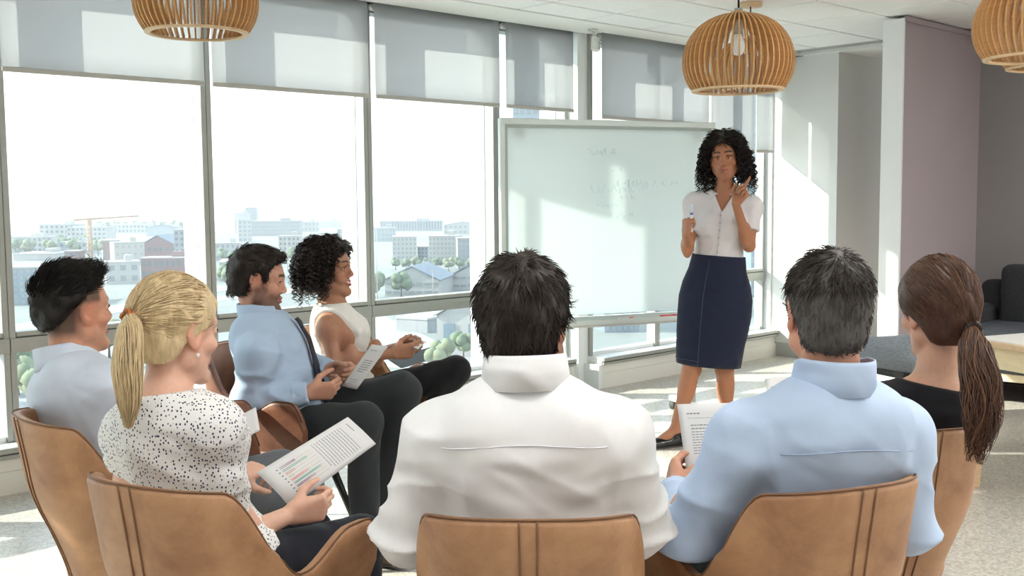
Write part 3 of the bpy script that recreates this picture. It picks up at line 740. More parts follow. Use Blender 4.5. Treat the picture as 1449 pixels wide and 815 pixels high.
A(618, 690, 446, 506, 'white house wall with one big window below the sheds', 'white', 12, -.2, 2, 1, 0, 'gable', 'glass', 'roof', (.45, .5), 'building', 3)
# seen under the transom and between heads
A(560, 606, 452, 470, 'grey parking deck beside the diagonal road', 'grey', 16, -.5, 0, 0)
A(855, 905, 420, 470, 'teal glass tower across the street behind the whiteboard foot', 'glass', 18, .2, 6, 5, 0, 'flat', 'blind')
A(1060, 1130, -40, 420, 'tall teal glass tower behind the standing woman', 'glass', 20, .3, 8, 30, 0, 'flat', 'blind', 'roof', (.75, .6))
A(728, 800, -80, 450, 'pale high-rise beyond the pier window', 'blue', 20, .2, 8, 24, 0, 'flat', 'blind', 'roof', (.6, .6))
# roads
def road(name, p, q, w):
    a, c = gnd(*p), gnd(*q); d = (c - a).normalized(); n_ = Vector((-d.y, d.x, 0)) * (w / 2)
    poly_flat(name, [a - n_, c - n_, c + n_, a + n_], GZ + .12, M_ROAD, kind='structure')
road('road_1', (500, 448), (700, 560), 16); road('road_2', (0, 470), (330, 405), 12); road('road_3', (0, 600), (200, 480), 14)
road('road_4', (290, 425), (520, 400), 14); road('road_5', (540, 520), (720, 470), 9)

# trees: knobbly crown of leaf clumps on a trunk
def tree_mesh(seed, n=9):
    r_ = random.Random(seed); b = MB()
    ico = [(math.cos(a) * math.cos(e_), math.sin(a) * math.cos(e_), math.sin(e_)) for e_ in (-1.2, -.6, 0, .6, 1.2) for a in [k * math.pi / 4 for k in range(8)]]
    for k in range(n):
        c = Vector((r_.uniform(-.55, .55), r_.uniform(-.55, .55), r_.uniform(-.35, .45))); s = r_.uniform(.4, .62)
        vs = [c + Vector(p) * s * r_.uniform(.8, 1.15) for p in ico]
        fs = [(i * 8 + j, i * 8 + (j + 1) % 8, (i + 1) * 8 + (j + 1) % 8, (i + 1) * 8 + j) for i in range(4) for j in range(8)] + [tuple(range(8))[::-1], tuple(range(32, 40))]
        b.add(vs, fs, True)
    return b
crowns = []
for s_ in range(3):
    o = tree_mesh(s_).build('crown', CM['green'] if s_ < 2 else CM['green2']); crowns.append(o.data); bpy.data.objects.remove(o)
trunk_me = None
TREES = [(px, 352 + (k % 3) * 5, 10, 'tree in the green belt below the headland') for k, px in enumerate(range(18, 150, 11))] + \
        [(px, 322 + (k % 2) * 3, 10, 'small tree on the skyline beside the sea') for k, px in enumerate(range(140, 275, 13))] + \
        [(px, 392 + (k % 3) * 8, 8, 'tree on the street behind the bearded man') for k, px in enumerate(range(312, 336, 7))] + \
        [(px, 372 + (k % 2) * 6, 8, 'tree between the far city blocks behind the seated pair') for k, px in enumerate(range(316, 500, 16))] + \
        [(530 + 6 * k, 424 - 8 * (k % 2), 9, 'tree beside the gabled shed') for k in range(3)] + \
        [(560 + 15 * k, 382 + (k % 2) * 2, 6, 'small street tree in front of the white apartment blocks') for k in range(8)] + \
        [(26 + 9 * k, 560 - 14 * (k % 3), 7, 'tree seen through the low pane beside the seated man') for k in range(4)] + \
        [(95 + 12 * k, 520 - 12 * (k % 2), 8, 'tree seen behind the patterned tie') for k in range(6)] + \
        [(232 + 8 * k, 392, 7, 'tree by the brick warehouse') for k in range(4)] + [(656, 512, 6, 'tree by the big window of the white house'), (672, 508, 6, 'tree by the big window of the white house')]
def clear_of_buildings(p, r):
    for mi, w_, d_ in PLACED:
        q = mi @ p
        if abs(q.x) < w_ / 2 + r and -r < q.y < d_ + r: return False
    return True
tree_at = []
for k, (px, py, hgt, lab) in enumerate(TREES):
    p = gnd(px, py)
    for tries in range(60):
        if clear_of_buildings(p, hgt * .55) and all((p - o_).length > (hgt + h_) * .44 for o_, h_ in tree_at): break
        p = p + (FW0 * random.uniform(-14, 9) + RT0 * random.uniform(-5, 5))
    else: continue
    tree_at.append((p.copy(), hgt))
    t = empty('tree', p, random.uniform(0, 6), label=lab, category='tree', group='trees of the city: ' + lab[:24])
    c = link('crown', crowns[k % 3], None, t); c.location = (0, 0, hgt * .62); c.scale = (hgt * .42, hgt * .42, hgt * .42)
    if trunk_me is None:
        b = MB(); b.tube([(0, 0, 0), (0, 0, 1)], [.05, .03], 6); o = b.build('trunk', CM['trunk'], t); trunk_me = o.data
    else: o = link('trunk', trunk_me, None, t)
    o.scale = (hgt * .7, hgt * .7, hgt * .5)
# tower crane
p = gnd(128, 372); v = p.dot(FW0)
t = empty('tower_crane', p, 0, label='orange tower crane standing among the white blocks', category='crane')
H_ = at(128, 311, v).z - GZ
b = MB()
for sx in (-1, 1):
    for sy in (-1, 1): b.tube([(sx, sy, 0), (sx, sy, H_)], .28, 5)
for k in range(12):
    z0, z1 = H_ * k / 12, H_ * (k + 1) / 12
    b.tube([(-1, -1, z0), (1, -1, z1)], .2, 4); b.tube([(-1, 1, z1), (-1, -1, z0)], .2, 4)
b.build('mast', CM['orange'], t)
d = RT0
b = MB(); b.tube([tuple(d * -8 + Vector((0, 0, H_))), tuple(d * 16 + FW0 * 30 + Vector((0, 0, H_ + 1.5)))], .5, 5); b.build('jib', CM['orange'], t)
b = MB(); b.box((0, 0, H_ - 1.5), (2.4, 2.4, 2.6)); b.build('cab', CM['orange'], t)
# lamp masts
mast_me = None
for px, py, pt in ((320, 392, 330), (303, 400, 335), (407, 385, 340), (357, 372, 330), (531, 424, 322), (536, 424, 300), (612, 418, 384)):
    p = gnd(px, py)
    while not (clear_of_buildings(p, 1.5) and all((p - o_).length > h_ * .6 for o_, h_ in tree_at)): p = p - FW0 * 3 + RT0 * .3
    v = p.dot(FW0); hh = at(px, pt, v).z - GZ
    t = empty('light_mast', p, label='tall thin white light mast standing over the city street', category='light mast', group='light masts')
    b = MB(); b.tube([(0, 0, 0), (0, 0, hh)], [.16, .1], 6); b.build('pole', CM['white'], t)
    b = MB(); b.box((0, 0, hh), (1.4, .4, .3)); b.build('lamp_head', CM['white'], t)

# sea haze over the city
M_HAZE = bpy.data.materials.new('haze'); M_HAZE.use_nodes = True; nt = M_HAZE.node_tree; nt.nodes.clear()
ho = nt.nodes.new('ShaderNodeOutputMaterial'); hv = nt.nodes.new('ShaderNodeVolumeScatter'); hv.inputs['Color'].default_value = (.90, .95, 1.0, 1); hv.inputs['Density'].default_value = .00028; hv.inputs['Anisotropy'].default_value = .1
nt.links.new(hv.outputs[0], ho.inputs['Volume'])
hz = boxo('haze', (2000, 9012, 60), (30000, 18000, 200), M_HAZE, kind='stuff')
# ------------------------------------------------------------------ figures: smooth-blended forms meshed as one surface
def V3(p): return np.array([p[0], p[1], p[2]], float)
def unit(a): return a / (np.linalg.norm(a) + 1e-12)
class Field:
    def __init__(s): s.ops = []
    def cone(s, a, b, ra, rb, k=.02, op='add'):
        a, b = V3(a), V3(b); ba = b - a; L2 = max(ba @ ba, 1e-9); r = max(ra, rb)
        def fn(X, Y, Z):
            px, py, pz = X - a[0], Y - a[1], Z - a[2]
            h = np.clip((px * ba[0] + py * ba[1] + pz * ba[2]) / L2, 0, 1)
            return np.sqrt((px - ba[0] * h) ** 2 + (py - ba[1] * h) ** 2 + (pz - ba[2] * h) ** 2) - (ra + (rb - ra) * h)
        s.ops.append((op, fn, np.minimum(a, b) - r, np.maximum(a, b) + r, k)); return s
    def sleeve(s, a, b, ra, rb, k=.02):
        """a cone cut off square at b"""
        s.cone(a, b, ra, rb, k); op, fn, lo, hi, k_ = s.ops.pop(); p, n_ = V3(b), unit(V3(b) - V3(a))
        s.ops.append((op, lambda X, Y, Z: np.maximum(fn(X, Y, Z), (X - p[0]) * n_[0] + (Y - p[1]) * n_[1] + (Z - p[2]) * n_[2]), lo, hi, k_)); return s
    def ell(s, c, r, M=None, k=.02, op='add'):
        c = V3(c); r = np.array(r, float); M = np.eye(3) if M is None else np.array(M, float); R_ = r.max()
        def fn(X, Y, Z):
            x, y, z = X - c[0], Y - c[1], Z - c[2]
            q = [M[i][0] * x + M[i][1] * y + M[i][2] * z for i in range(3)]
            k0 = np.sqrt((q[0] / r[0]) ** 2 + (q[1] / r[1]) ** 2 + (q[2] / r[2]) ** 2)
            k1 = np.sqrt((q[0] / r[0] ** 2) ** 2 + (q[1] / r[1] ** 2) ** 2 + (q[2] / r[2] ** 2) ** 2) + 1e-9
            return k0 * (k0 - 1) / k1
        s.ops.append((op, fn, c - R_, c + R_, k)); return s
    def cut(s, p, nrm, lo, hi, k=.004):
        """removes what lies beyond the plane, inside the box lo..hi only"""
        p, nrm = V3(p), unit(V3(nrm))
        def fn(X, Y, Z): return (X - p[0]) * nrm[0] + (Y - p[1]) * nrm[1] + (Z - p[2]) * nrm[2]
        s.ops.append(('cut', fn, V3(lo), V3(hi), k)); return s
    def custom(s, fn, lo, hi, k=.004, op='cut'):
        s.ops.append((op, fn, V3(lo), V3(hi), k)); return s
    def eval(s, ax, h):
        D = np.full([len(a) for a in ax], .2, np.float32)
        for op, fn, lo, hi, k in s.ops:
            pad = (k + 3 * h) if op in ('add', 'sub') else 0
            sl, ok = [], True
            for a, l, u in zip(ax, lo - pad, hi + pad):
                i, j = np.searchsorted(a, l), np.searchsorted(a, u)
                if j - i < 1: ok = False; break
                sl.append(slice(i, j))
            if not ok: continue
            sl = tuple(sl)
            X, Y, Z = ax[0][sl[0]][:, None, None], ax[1][sl[1]][None, :, None], ax[2][sl[2]][None, None, :]
            d = fn(X, Y, Z).astype(np.float32); o = D[sl]
            if op == 'add':
                q = np.maximum(k - np.abs(o - d), 0) / k; D[sl] = np.minimum(o, d) - q * q * k * .25
            elif op == 'sub':
                d = -d; q = np.maximum(k - np.abs(o - d), 0) / k; D[sl] = np.maximum(o, d) + q * q * k * .25
            elif op == 'mod':
                D[sl] = o + d
            else:
                D[sl] = np.maximum(o, d)
        return D
    def bounds(s):
        A = [o for o in s.ops if o[0] == 'add']
        return np.min([o[2] for o in A], 0), np.max([o[3] for o in A], 0)
    def mesh(s, h, lo=None, hi=None):
        if lo is None: lo, hi = s.bounds(); lo = lo - 3 * h; hi = hi + 3 * h
        ax = [np.arange(l, u + h, h) for l, u in zip(lo, hi)]
        return surf_net(s.eval(ax, h), ax, h)
def surf_net(D, ax, h):
    S = D < 0
    n = [d - 1 for d in D.shape]
    cnt = np.zeros(n, np.int8)
    C = [(i, j, k) for i in (0, 1) for j in (0, 1) for k in (0, 1)]
    def sub(A, c): return A[c[0]:c[0] + n[0], c[1]:c[1] + n[1], c[2]:c[2] + n[2]]
    for c in C: cnt += sub(S, c)
    act = (cnt > 0) & (cnt < 8)
    I = np.argwhere(act); idx = np.full(n, -1, np.int64); idx[act] = np.arange(len(I))
    val = {c: sub(D, c)[act] for c in C}
    P = np.zeros((len(I), 3)); N = np.zeros(len(I))
    for a in range(3):
        for c in C:
            if c[a]: continue
            c2 = list(c); c2[a] = 1; c2 = tuple(c2)
            v0, v1 = val[c], val[c2]; m = (v0 < 0) != (v1 < 0)
            t = v0[m] / (v0[m] - v1[m])
            q = np.tile(np.array(c, float), (m.sum(), 1)); q[:, a] = t
            P[m] += q; N[m] += 1
    P = (P / N[:, None] + I) * h + np.array([a[0] for a in ax])
    quads = []
    for a in range(3):
        b, c = (a + 1) % 3, (a + 2) % 3
        s0 = [slice(None)] * 3; s1 = [slice(None)] * 3
        s0[a] = slice(0, D.shape[a] - 1); s1[a] = slice(1, D.shape[a])
        E0, E1 = S[tuple(s0)], S[tuple(s1)]
        X = np.argwhere(E0 != E1)
        X = X[(X[:, b] > 0) & (X[:, c] > 0) & (X[:, b] < n[b]) & (X[:, c] < n[c])]
        if not len(X): continue
        def g(db, dc):
            q = X.copy(); q[:, b] -= db; q[:, c] -= dc; return idx[q[:, 0], q[:, 1], q[:, 2]]
        Q = np.stack([g(1, 1), g(0, 1), g(0, 0), g(1, 0)], 1)
        fl = ~E0[tuple(X.T)]; Q[fl] = Q[fl][:, ::-1]
        quads.append(Q)
    Q = np.concatenate(quads) if quads else np.zeros((0, 4), int)
    Q = Q[(Q >= 0).all(1)]
    return P, Q
def vnormals(P, Q):
    n = np.cross(P[Q[:, 2]] - P[Q[:, 0]], P[Q[:, 3]] - P[Q[:, 1]]); N = np.zeros_like(P)
    for k in range(4): np.add.at(N, Q[:, k], n)
    return N / (np.linalg.norm(N, axis=1, keepdims=True) + 1e-12)
def join(parts):
    P, Q, k = [], [], 0
    for p, q in parts: P.append(p); Q.append(q + k); k += len(p)
    return np.concatenate(P), np.concatenate(Q)
def np_obj(name, P, Q, m, parent=None, loc=None, col=None, smooth=True, **props):
    L = np.zeros(3) if loc is None else V3(loc)
    me = bpy.data.meshes.new(name); n = Q.shape[1]
    me.vertices.add(len(P)); me.vertices.foreach_set('co', (P - L).astype(np.float32).ravel())
    me.loops.add(len(Q) * n); me.loops.foreach_set('vertex_index', Q.astype(np.int32).ravel())
    me.polygons.add(len(Q)); me.polygons.foreach_set('loop_start', np.arange(0, len(Q) * n, n, dtype=np.int32))
    me.polygons.foreach_set('use_smooth', np.full(len(Q), smooth))
    me.update(calc_edges=True); me.validate()
    if col is not None:
        a = me.color_attributes.new('Col', 'FLOAT_COLOR', 'POINT')
        a.data.foreach_set('color', np.concatenate([col, np.ones((len(col), 1))], 1).astype(np.float32).ravel())
    return link(name, me, m, parent, None if parent is not None else loc, **props)
def strands(S, R, sides=3):
    """S: strands x points x 3, R: strands x points radii -> tube mesh"""
    n, m, _ = S.shape
    T = np.gradient(S, axis=1); T /= np.linalg.norm(T, axis=2, keepdims=True) + 1e-9
    A = np.zeros_like(T); r0 = np.where(np.abs(T[:, 0, 2:3]) < .8, np.array([0, 0, 1.]), np.array([1., 0, 0])); a = np.cross(T[:, 0], r0)
    for i in range(m):
        a = a - T[:, i] * np.sum(a * T[:, i], 1, keepdims=True); a = a / (np.linalg.norm(a, axis=1, keepdims=True) + 1e-9); A[:, i] = a
    B = np.cross(T, A)
    ang = np.arange(sides) * 2 * np.pi / sides
    P = S[:, :, None, :] + R[:, :, None, None] * (A[:, :, None, :] * np.cos(ang)[None, None, :, None] + B[:, :, None, :] * np.sin(ang)[None, None, :, None])
    base = np.arange(n * m * sides).reshape(n, m, sides)
    q = np.stack([base[:, :-1], np.roll(base, -1, 2)[:, :-1], np.roll(base, -1, 2)[:, 1:], base[:, 1:]], -1).reshape(-1, 4)
    return P.reshape(-1, 3), q
def noise3(P, f, seed=0):
    """cheap smooth noise from summed sines, -1..1"""
    r = np.random.default_rng(seed); o = np.zeros(len(P))
    for k in range(6):
        d = unit(r.normal(size=3)); o += np.sin(P @ d * f * r.uniform(.6, 1.6) + r.uniform(0, 6.28))
    return o / 3.0

def frame_from(head_deg, pitch=0, tilt=0):
    """rows: right, forward, up; head_deg right of the camera heading, pitch up, tilt to own right"""
    h = math.radians(head_deg); f = np.array(uvz(math.sin(h), math.cos(h), 0)); r = np.array(uvz(math.cos(h), -math.sin(h), 0)); u = np.array([0, 0, 1.])
    p = math.radians(pitch); f, u = f * math.cos(p) + u * math.sin(p), u * math.cos(p) - f * math.sin(p)
    t = math.radians(tilt); r, u = r * math.cos(t) - u * math.sin(t), u * math.cos(t) + r * math.sin(t)
    return np.array([r, f, u])

def add_head(F, c, M, s=1.0, fem=False, smile=False, wide=1.0, nose=1.0):
    """c = centre at ear height; local axes right, forward, up"""
    c = V3(c)
    def W(x, y, z): return c + s * (x * wide * M[0] + y * M[1] + z * M[2])
    def E(x, y, z, r, k=.012, op='add'): F.ell(W(x, y, z), [q * s for q in r], M, k * s, op)
    def K(a, b, ra, rb, k=.010, op='add'): F.cone(W(*a), W(*b), ra * s, rb * s, k * s, op)
    E(0, -.020, .036, (.0735, .092, .084), .02)
    E(0, .026, .030, (.062, .066, .066), .02)
    E(0, .028, -.035, (.056, .060, .078), .025)
    jw = .047 if fem else .053
    for sx in (-1, 1):
        K((sx * jw, .004, -.058), (sx * .012, .070, -.104), .020 if fem else .023, .015, .02)
        K((sx * .058, .0, .01), (sx * jw, .006, -.056), .017, .019, .02)
        E(sx * .046, .058, -.026, (.018, .020, .017), .018)
        K((sx * .012, .083, .025), (sx * .046, .066, .026), .010 if fem else .013, .009, .014)
        E(sx * .0315, .093, .004, (.019, .014, .0125), .012, 'sub')
        # lids
        K((sx * .016, .0775, .004), (sx * .031, .0835, .0105), .0042, .005, .004); K((sx * .031, .0835, .0105), (sx * .046, .0735, .004), .005, .004, .004)
        K((sx * .017, .0765, .000), (sx * .031, .0800, -.0065), .004, .0042, .004); K((sx * .031, .0800, -.0065), (sx * .046, .0725, .002), .0042, .0036, .004)
        # nostril wing, mouth corner fullness
        E(sx * .0125 * nose, .0910, -.0335, (.0080 * nose, .010, .0078), .006)
        E(sx * .0055, .097, -.0400, (.0033, .005, .003), .003, 'sub')
        # ear: helix rim, lobe, bowl
        E(sx * .0765, -.008, .002, (.008, .021, .033), .006); E(sx * .074, -.001, -.026, (.008, .011, .012), .008)
        E(sx * .0855, -.003, .002, (.0075, .0125, .021), .004, 'sub')
        K((sx * .079, -.026, -.004), (sx * .082, -.022, .024), .0045, .005, .006); K((sx * .082, -.022, .024), (sx * .078, .004, .031), .005, .0045, .006)
    K((0, .084, .020), (0, .0985, -.020), .0072, .0090 * nose, .010); E(0, .1005, -.0275, (.0110 * nose, .0105, .0100), .010)
    # mouth
    z0 = -.0635
    mw = .027 if smile else .023; up = .006 if smile else .0
    for sx in (-1, 1):
        K((0, .0905, z0 + .005), (sx * mw, .077, z0 + .002 + up), .0062, .0035, .006)
        K((0, .0900, z0 - .007), (sx * mw * .95, .0765, z0 - .001 + up), .0078 if fem else .0066, .0035, .006)
        if smile: E(sx * .040, .062, -.050, (.015, .014, .013), .014)
    K((-mw, .082, z0 + up), (0, .0985, z0 - .001), .0022, .0030, .003, 'sub'); K((0, .0985, z0 - .001), (mw, .082, z0 + up), .0030, .0022, .003, 'sub')
    E(0, .0765, -.104, (.020, .0165, .0165), .018)
    return W
def head_local(P, c, M, s, wide=1.0):
    q = (P - V3(c)) @ np.array(M).T / s; q[:, 0] /= wide; return q
def smooth01(x, a, b):
    t = np.clip((x - a) / (b - a), 0, 1); return t * t * (3 - 2 * t)
def paint_head(q, skin, lips, brow, beard=None, scalp=None, hairc=None, smile=False, brow_w=1.0):
    C = np.tile(np.array(skin, float), (len(q), 1)); x, y, z = q.T; ax = np.abs(x)
    def lay(m, c): nonlocal C; C = C * (1 - m[:, None]) + np.array(c) * m[:, None]
    lay(.35 * np.exp(-((ax - .045) ** 2 / .0004 + (z + .03) ** 2 / .0004)) * (y > .03), (skin[0] * 1.02, skin[1] * .72, skin[2] * .68))
    lay(.5 * np.exp(-((ax - .078) ** 2 / .0002)) * (np.abs(y) < .035) * (np.abs(z) < .04), (skin[0] * 1.0, skin[1] * .68, skin[2] * .62))
    up = .006 * np.clip(ax / .025, 0, 1) if smile else 0
    zc = -.0645 + up; mw = .028 if smile else .0245
    lm = smooth01(-np.abs(z - zc), -.0125 * (1 - (ax / mw) ** 2 * .75), -.0085 * (1 - (ax / mw) ** 2 * .75)) * (ax < mw) * (y > .06)
    lay(lm, lips)
    if smile: lay(smooth01(-np.abs(z - zc), -.0042, -.0025) * (ax < .021) * (y > .06), (.75, .70, .66))
    else: lay(.7 * smooth01(-np.abs(z - zc), -.003, -.001) * (ax < mw) * (y > .06), [c * .35 for c in lips])
    zb = .0285 + .004 * np.sin((ax - .012) / .042 * 3.14) - .10 * np.clip(ax - .042, 0, 1)
    bm = smooth01(-np.abs(z - zb), -.0058 * brow_w, -.003 * brow_w) * smooth01(ax, .008, .013) * smooth01(-ax, -.055, -.046) * (y > .03)
    lay(.9 * bm, brow)
    if beard is not None:
        m = smooth01(-z, .035, .058) * smooth01(y, -.03, .0) * (1 - np.clip(lm * 1.5, 0, 1)); m = np.maximum(m, smooth01(-np.abs(z + .0475), -.008, -.004) * (ax < .028) * (y > .05))
        m = np.maximum(m, smooth01(-z, .0, .03) * smooth01(ax, .052, .060) * smooth01(y, -.02, .0) * smooth01(-y, -.05, -.03))
        m *= smooth01(z, -.135, -.11); lay(beard[1] * m, beard[0])
    if scalp is not None: lay(scalp(q), hairc)
    return np.clip(C, 0, 1)

def add_hand(F, w, d, n, right=True, s=1.0, curls=((.3, .5, .3),) * 4, thumb=(.35, .25), spread=1.0):
    """w wrist, d toward the fingers, n out of the palm; curls = bend per joint for index..little"""
    w = V3(w); d = unit(V3(d)); n = unit(V3(n) - d * (V3(n) @ d)); t = np.cross(d, n) if right else np.cross(n, d)
    kn = [(.089, .027), (.093, .009), (.088, -.0095), (.080, -.0265)]; seg = [(.041, .025, .021), (.045, .029, .022), (.041, .027, .021), (.032, .020, .019)]
    rad = [.0088, .0090, .0085, .0075]
    for i, ((L, o), sg, r, cu) in enumerate(zip(kn, seg, rad, curls)):
        a = w + s * (d * .008 + t * o * .62); b = w + s * (d * L + t * o)
        F.cone(a, b, .0150 * s, .0118 * s, .012 * s)
        p = b; ang = 0.0; fan = o * 2.2 * spread
        for j, (l, cb) in enumerate(zip(sg, cu)):
            ang += cb; dr = unit(d * math.cos(ang) + n * math.sin(ang) + t * fan * math.cos(ang))
            q = p + dr * l * s; F.cone(p, q, (r + .0012 - .0012 * j) * s, (r - .0012 * j) * s, .0035 * s); p = q
    F.ell(w + s * (d * .048 + n * .006), (.036 * s, .046 * s, .013 * s), np.array([t, d, n]), .012 * s)
    a = w + s * (d * .022 + t * .018 + n * .006); dr = unit(d * .62 + t * .66 + n * (.30 + thumb[0])); b = a + dr * .046 * s
    F.cone(a, b, .0165 * s, .0118 * s, .014 * s)
    dr = unit(d * .86 + t * (.30 - thumb[1]) + n * (.25 + thumb[0])); q = b + dr * .034 * s; F.cone(b, q, .0112 * s, .0098 * s, .005 * s)
    dr = unit(d * .90 + t * (.12 - thumb[1]) + n * (.15 + thumb[0])); F.cone(q, q + dr * .026 * s, .0098 * s, .0075 * s, .004 * s)
    return w + s * (d * .10 + n * .02), t
GRIP = ((.55, .75, .45), (.65, .8, .5), (.75, .85, .5), (.8, .85, .5))
SOFT = ((.25, .45, .3), (.3, .5, .3), (.35, .55, .35), (.4, .55, .35))
CLOSE = ((.85, 1.1, .7), (.95, 1.15, .7), (1.0, 1.2, .7), (1.05, 1.2, .7))
FIST = ((1.2, 1.35, .8), (1.3, 1.4, .8), (1.35, 1.4, .8), (1.35, 1.4, .8))

M_SKIN = mat('skin', (.6, .4, .3), .48, attr='Col', var=.05, vscale=90, bump=.04, bscale=500, sss=.12, spec=.4)
M_EYE = mat('eye_white', (.80, .78, .75), .15); M_IRIS = mat('iris_brown', (.05, .025, .012), .1)
class Body:
    """joint positions + the forms of one person; everything is kept in world space until built"""
    def __init__(s, label, neck, pelvis, head, torso_deg, head_deg, pitch=0, tilt=0, fem=False, size=1.0, sw=.178, twist=0, hs=1.0, hand_s=None, smile=False, nose=1.0, roll=0):
        s.label, s.fem, s.size, s.hs, s.smile, s.nose = label, fem, size, hs, smile, nose
        s.neck, s.pelvis, s.headc = V3(neck), V3(pelvis), V3(head)
        s.up = unit(s.neck - s.pelvis); h = math.radians(torso_deg)
        f = np.array(uvz(math.sin(h), math.cos(h), 0)); f = unit(f - s.up * (f @ s.up)); r = np.cross(f, s.up)
        if roll:
            a = math.radians(roll); r = r * math.cos(a) - s.up * math.sin(a)
        s.r, s.f = r, f; s.M = np.array([r, f, s.up]); s.HM = frame_from(head_deg, pitch, tilt)
        dr = .088 if fem else .122
        s.sh = {-1: s.neck - s.up * dr - r * sw * size, 1: s.neck - s.up * dr + r * sw * size}
        s.hand_s = hand_s or (.90 if fem else 1.0)
        s.root = Vector((s.pelvis[0], s.pelvis[1], 0)); s.el, s.wr = {}, {}; s.hips = {}; s.kn, s.an, s.toe = {}, {}, {}
        s.handspec = {}
    def arm(s, side, el, wr, d, n, curls=SOFT, thumb=(.35, .25), spread=1.0):
        s.el[side], s.wr[side] = V3(el), V3(wr); s.handspec[side] = (V3(d), V3(n), curls, thumb, spread)
    def legs(s, knees, ankles, toes):
        for side in (-1, 1):
            s.kn[side], s.an[side], s.toe[side] = V3(knees[side]), V3(ankles[side]), V3(toes[side])
            s.hips[side] = s.pelvis + s.r * .085 * side - s.up * .02
    def spine(s, t): return s.pelvis + (s.neck - s.pelvis) * t
    def torso(s, F, inf=0.0, k=.05, fat=1.0):
        z = s.size; fem = s.fem
        def E(t, r, off=0.0, side=0.0): F.ell(s.spine(t) + s.f * off + s.r * side, [(q + inf) for q in r], s.M, k)
        if fem:
            E(.02, (.160 * z, .115 * z, .115)); E(.34, (.118 * z, .088 * z, .13)); E(.64, (.132 * z, .098 * z, .15)); E(.84, (.125 * z, .074 * z, .085), -.012)
            for sd in (-1, 1): E(.66, (.058, .050, .058), .070, sd * .062)
        else:
            E(.02, (.165 * z, .120 * z, .115)); E(.32, (.145 * z * fat, .108 * z * fat, .14)); E(.62, (.158 * z, .118 * z, .165)); E(.83, (.125 * z, .088 * z, .085), -.012)
            for sd in (-1, 1): E(.80, (.075, .050, .085), -.055, sd * .075)
        rs = .040 if fem else .043
        F.cone(s.sh[-1], s.sh[1], rs + inf, rs + inf, k)
        for sd in (-1, 1):
            F.cone(s.neck - s.f * .012 - s.up * .020, s.sh[sd] + s.up * .004, .040 + inf, (.032 if fem else .037) + inf, k * .8)
            F.ell(s.sh[sd] - s.up * .006, [(q + inf) for q in ((.045, .045, .050) if fem else (.052, .052, .058))], s.M, k * .7)
    def limbs(s, F, inf=0.0, k=.018, upto=None):
        g = .80 if s.fem else 1.0
        for sd in (-1, 1):
            if sd not in s.el: continue
            a, e, w = s.sh[sd], s.el[sd], s.wr[sd]
            F.cone(a, e, .050 * g + inf, .040 * g + inf, k); F.cone(e, w, .039 * g + inf, .026 * g + inf, k)
            F.ell(e + (w - e) * .28, (.041 * g + inf, .041 * g + inf, .07), None, k)
    def build_body(s, skin, lips, brow, hands=(-1, 1), h_head=.0027, h_body=.0075, wide=1.0, paint=None, eyes=True, lashes=True, neck_r=None, legs_skin=False, **pk):
        F = Field(); s.torso(F, 0.0); s.limbs(F)
        nr = neck_r or (.050 if s.fem else .060); hc = s.headc; M = s.HM
        nt = hc - M[1] * .022 * s.hs - M[2] * .045 * s.hs
        F.cone(s.neck - s.up * .03, nt, nr * 1.06, nr * .94, .03)
        F.cone(s.neck + s.f * .02 - s.up * .02, hc + M[1] * .025 - M[2] * .085, nr * .72, nr * .6, .03)
        s.W = add_head(F, hc, M, s.hs, s.fem, s.smile, wide, s.nose); s.wide = wide
        s.grip, s.thumbdir = {}, {}
        for sd in hands:
            d, n, cu, th, spd = s.handspec[sd]; s.grip[sd], s.thumbdir[sd] = add_hand(F, s.wr[sd], d, n, sd > 0, s.hand_s, cu, th, spd)
        if legs_skin:
            for sd in (-1, 1):
                kn, an, to = s.kn[sd], s.an[sd], s.toe[sd]
                F.cone(s.hips[sd], kn, .080, .052, .03); F.cone(kn, an, .048, .030, .02); F.ell(kn + (an - kn) * .28 - s.f * .018, (.046, .050, .10), s.M, .03)
                F.ell(kn + s.f * .022, (.040, .03, .045), s.M, .02); F.cone(an, an + (to - an) * .75 - np.array([0, 0, .02]), .030, .028, .02)
        s.F = F
        parts = []; boxes = []
        hl, hh = hc - .155 * s.hs, hc + .155 * s.hs; hl[2] = hc[2] - .16 * s.hs
        boxes.append((hl, hh, h_head))
        for sd in hands:
            d = unit(s.handspec[sd][0]); c = s.wr[sd] + d * .085 * s.hand_s; boxes.append((c - .118, c + .118, .0030))
        lo, hi = F.bounds(); h = h_body
        P, Q = F.mesh(h, lo - 3 * h, hi + 3 * h)
        cen = P[Q].mean(1); keep = np.ones(len(Q), bool)
        for l, u, _ in boxes: keep &= ~((cen > l + .012) & (cen < u - .012)).all(1)
        parts.append((P, Q[keep]))
        for l, u, hb in boxes: parts.append(F.mesh(hb, l, u))
        P, Q = join(parts)
        used = np.unique(Q); mp = np.full(len(P), -1); mp[used] = np.arange(len(used)); P, Q = P[used], mp[Q]
        q = head_local(P, hc, M, s.hs, wide); C = np.tile(np.array(skin, float), (len(P), 1))
        near = (np.abs(q) < .17).all(1) & (q[:, 2] > -.14)
        if near.any(): C[near] = paint_head(q[near], skin, lips, brow, smile=s.smile, **(paint or {}))
        s.obj = np_obj('person', P, Q, M_SKIN, None, s.root, C, label=s.label, category='person', group='people at the meeting')
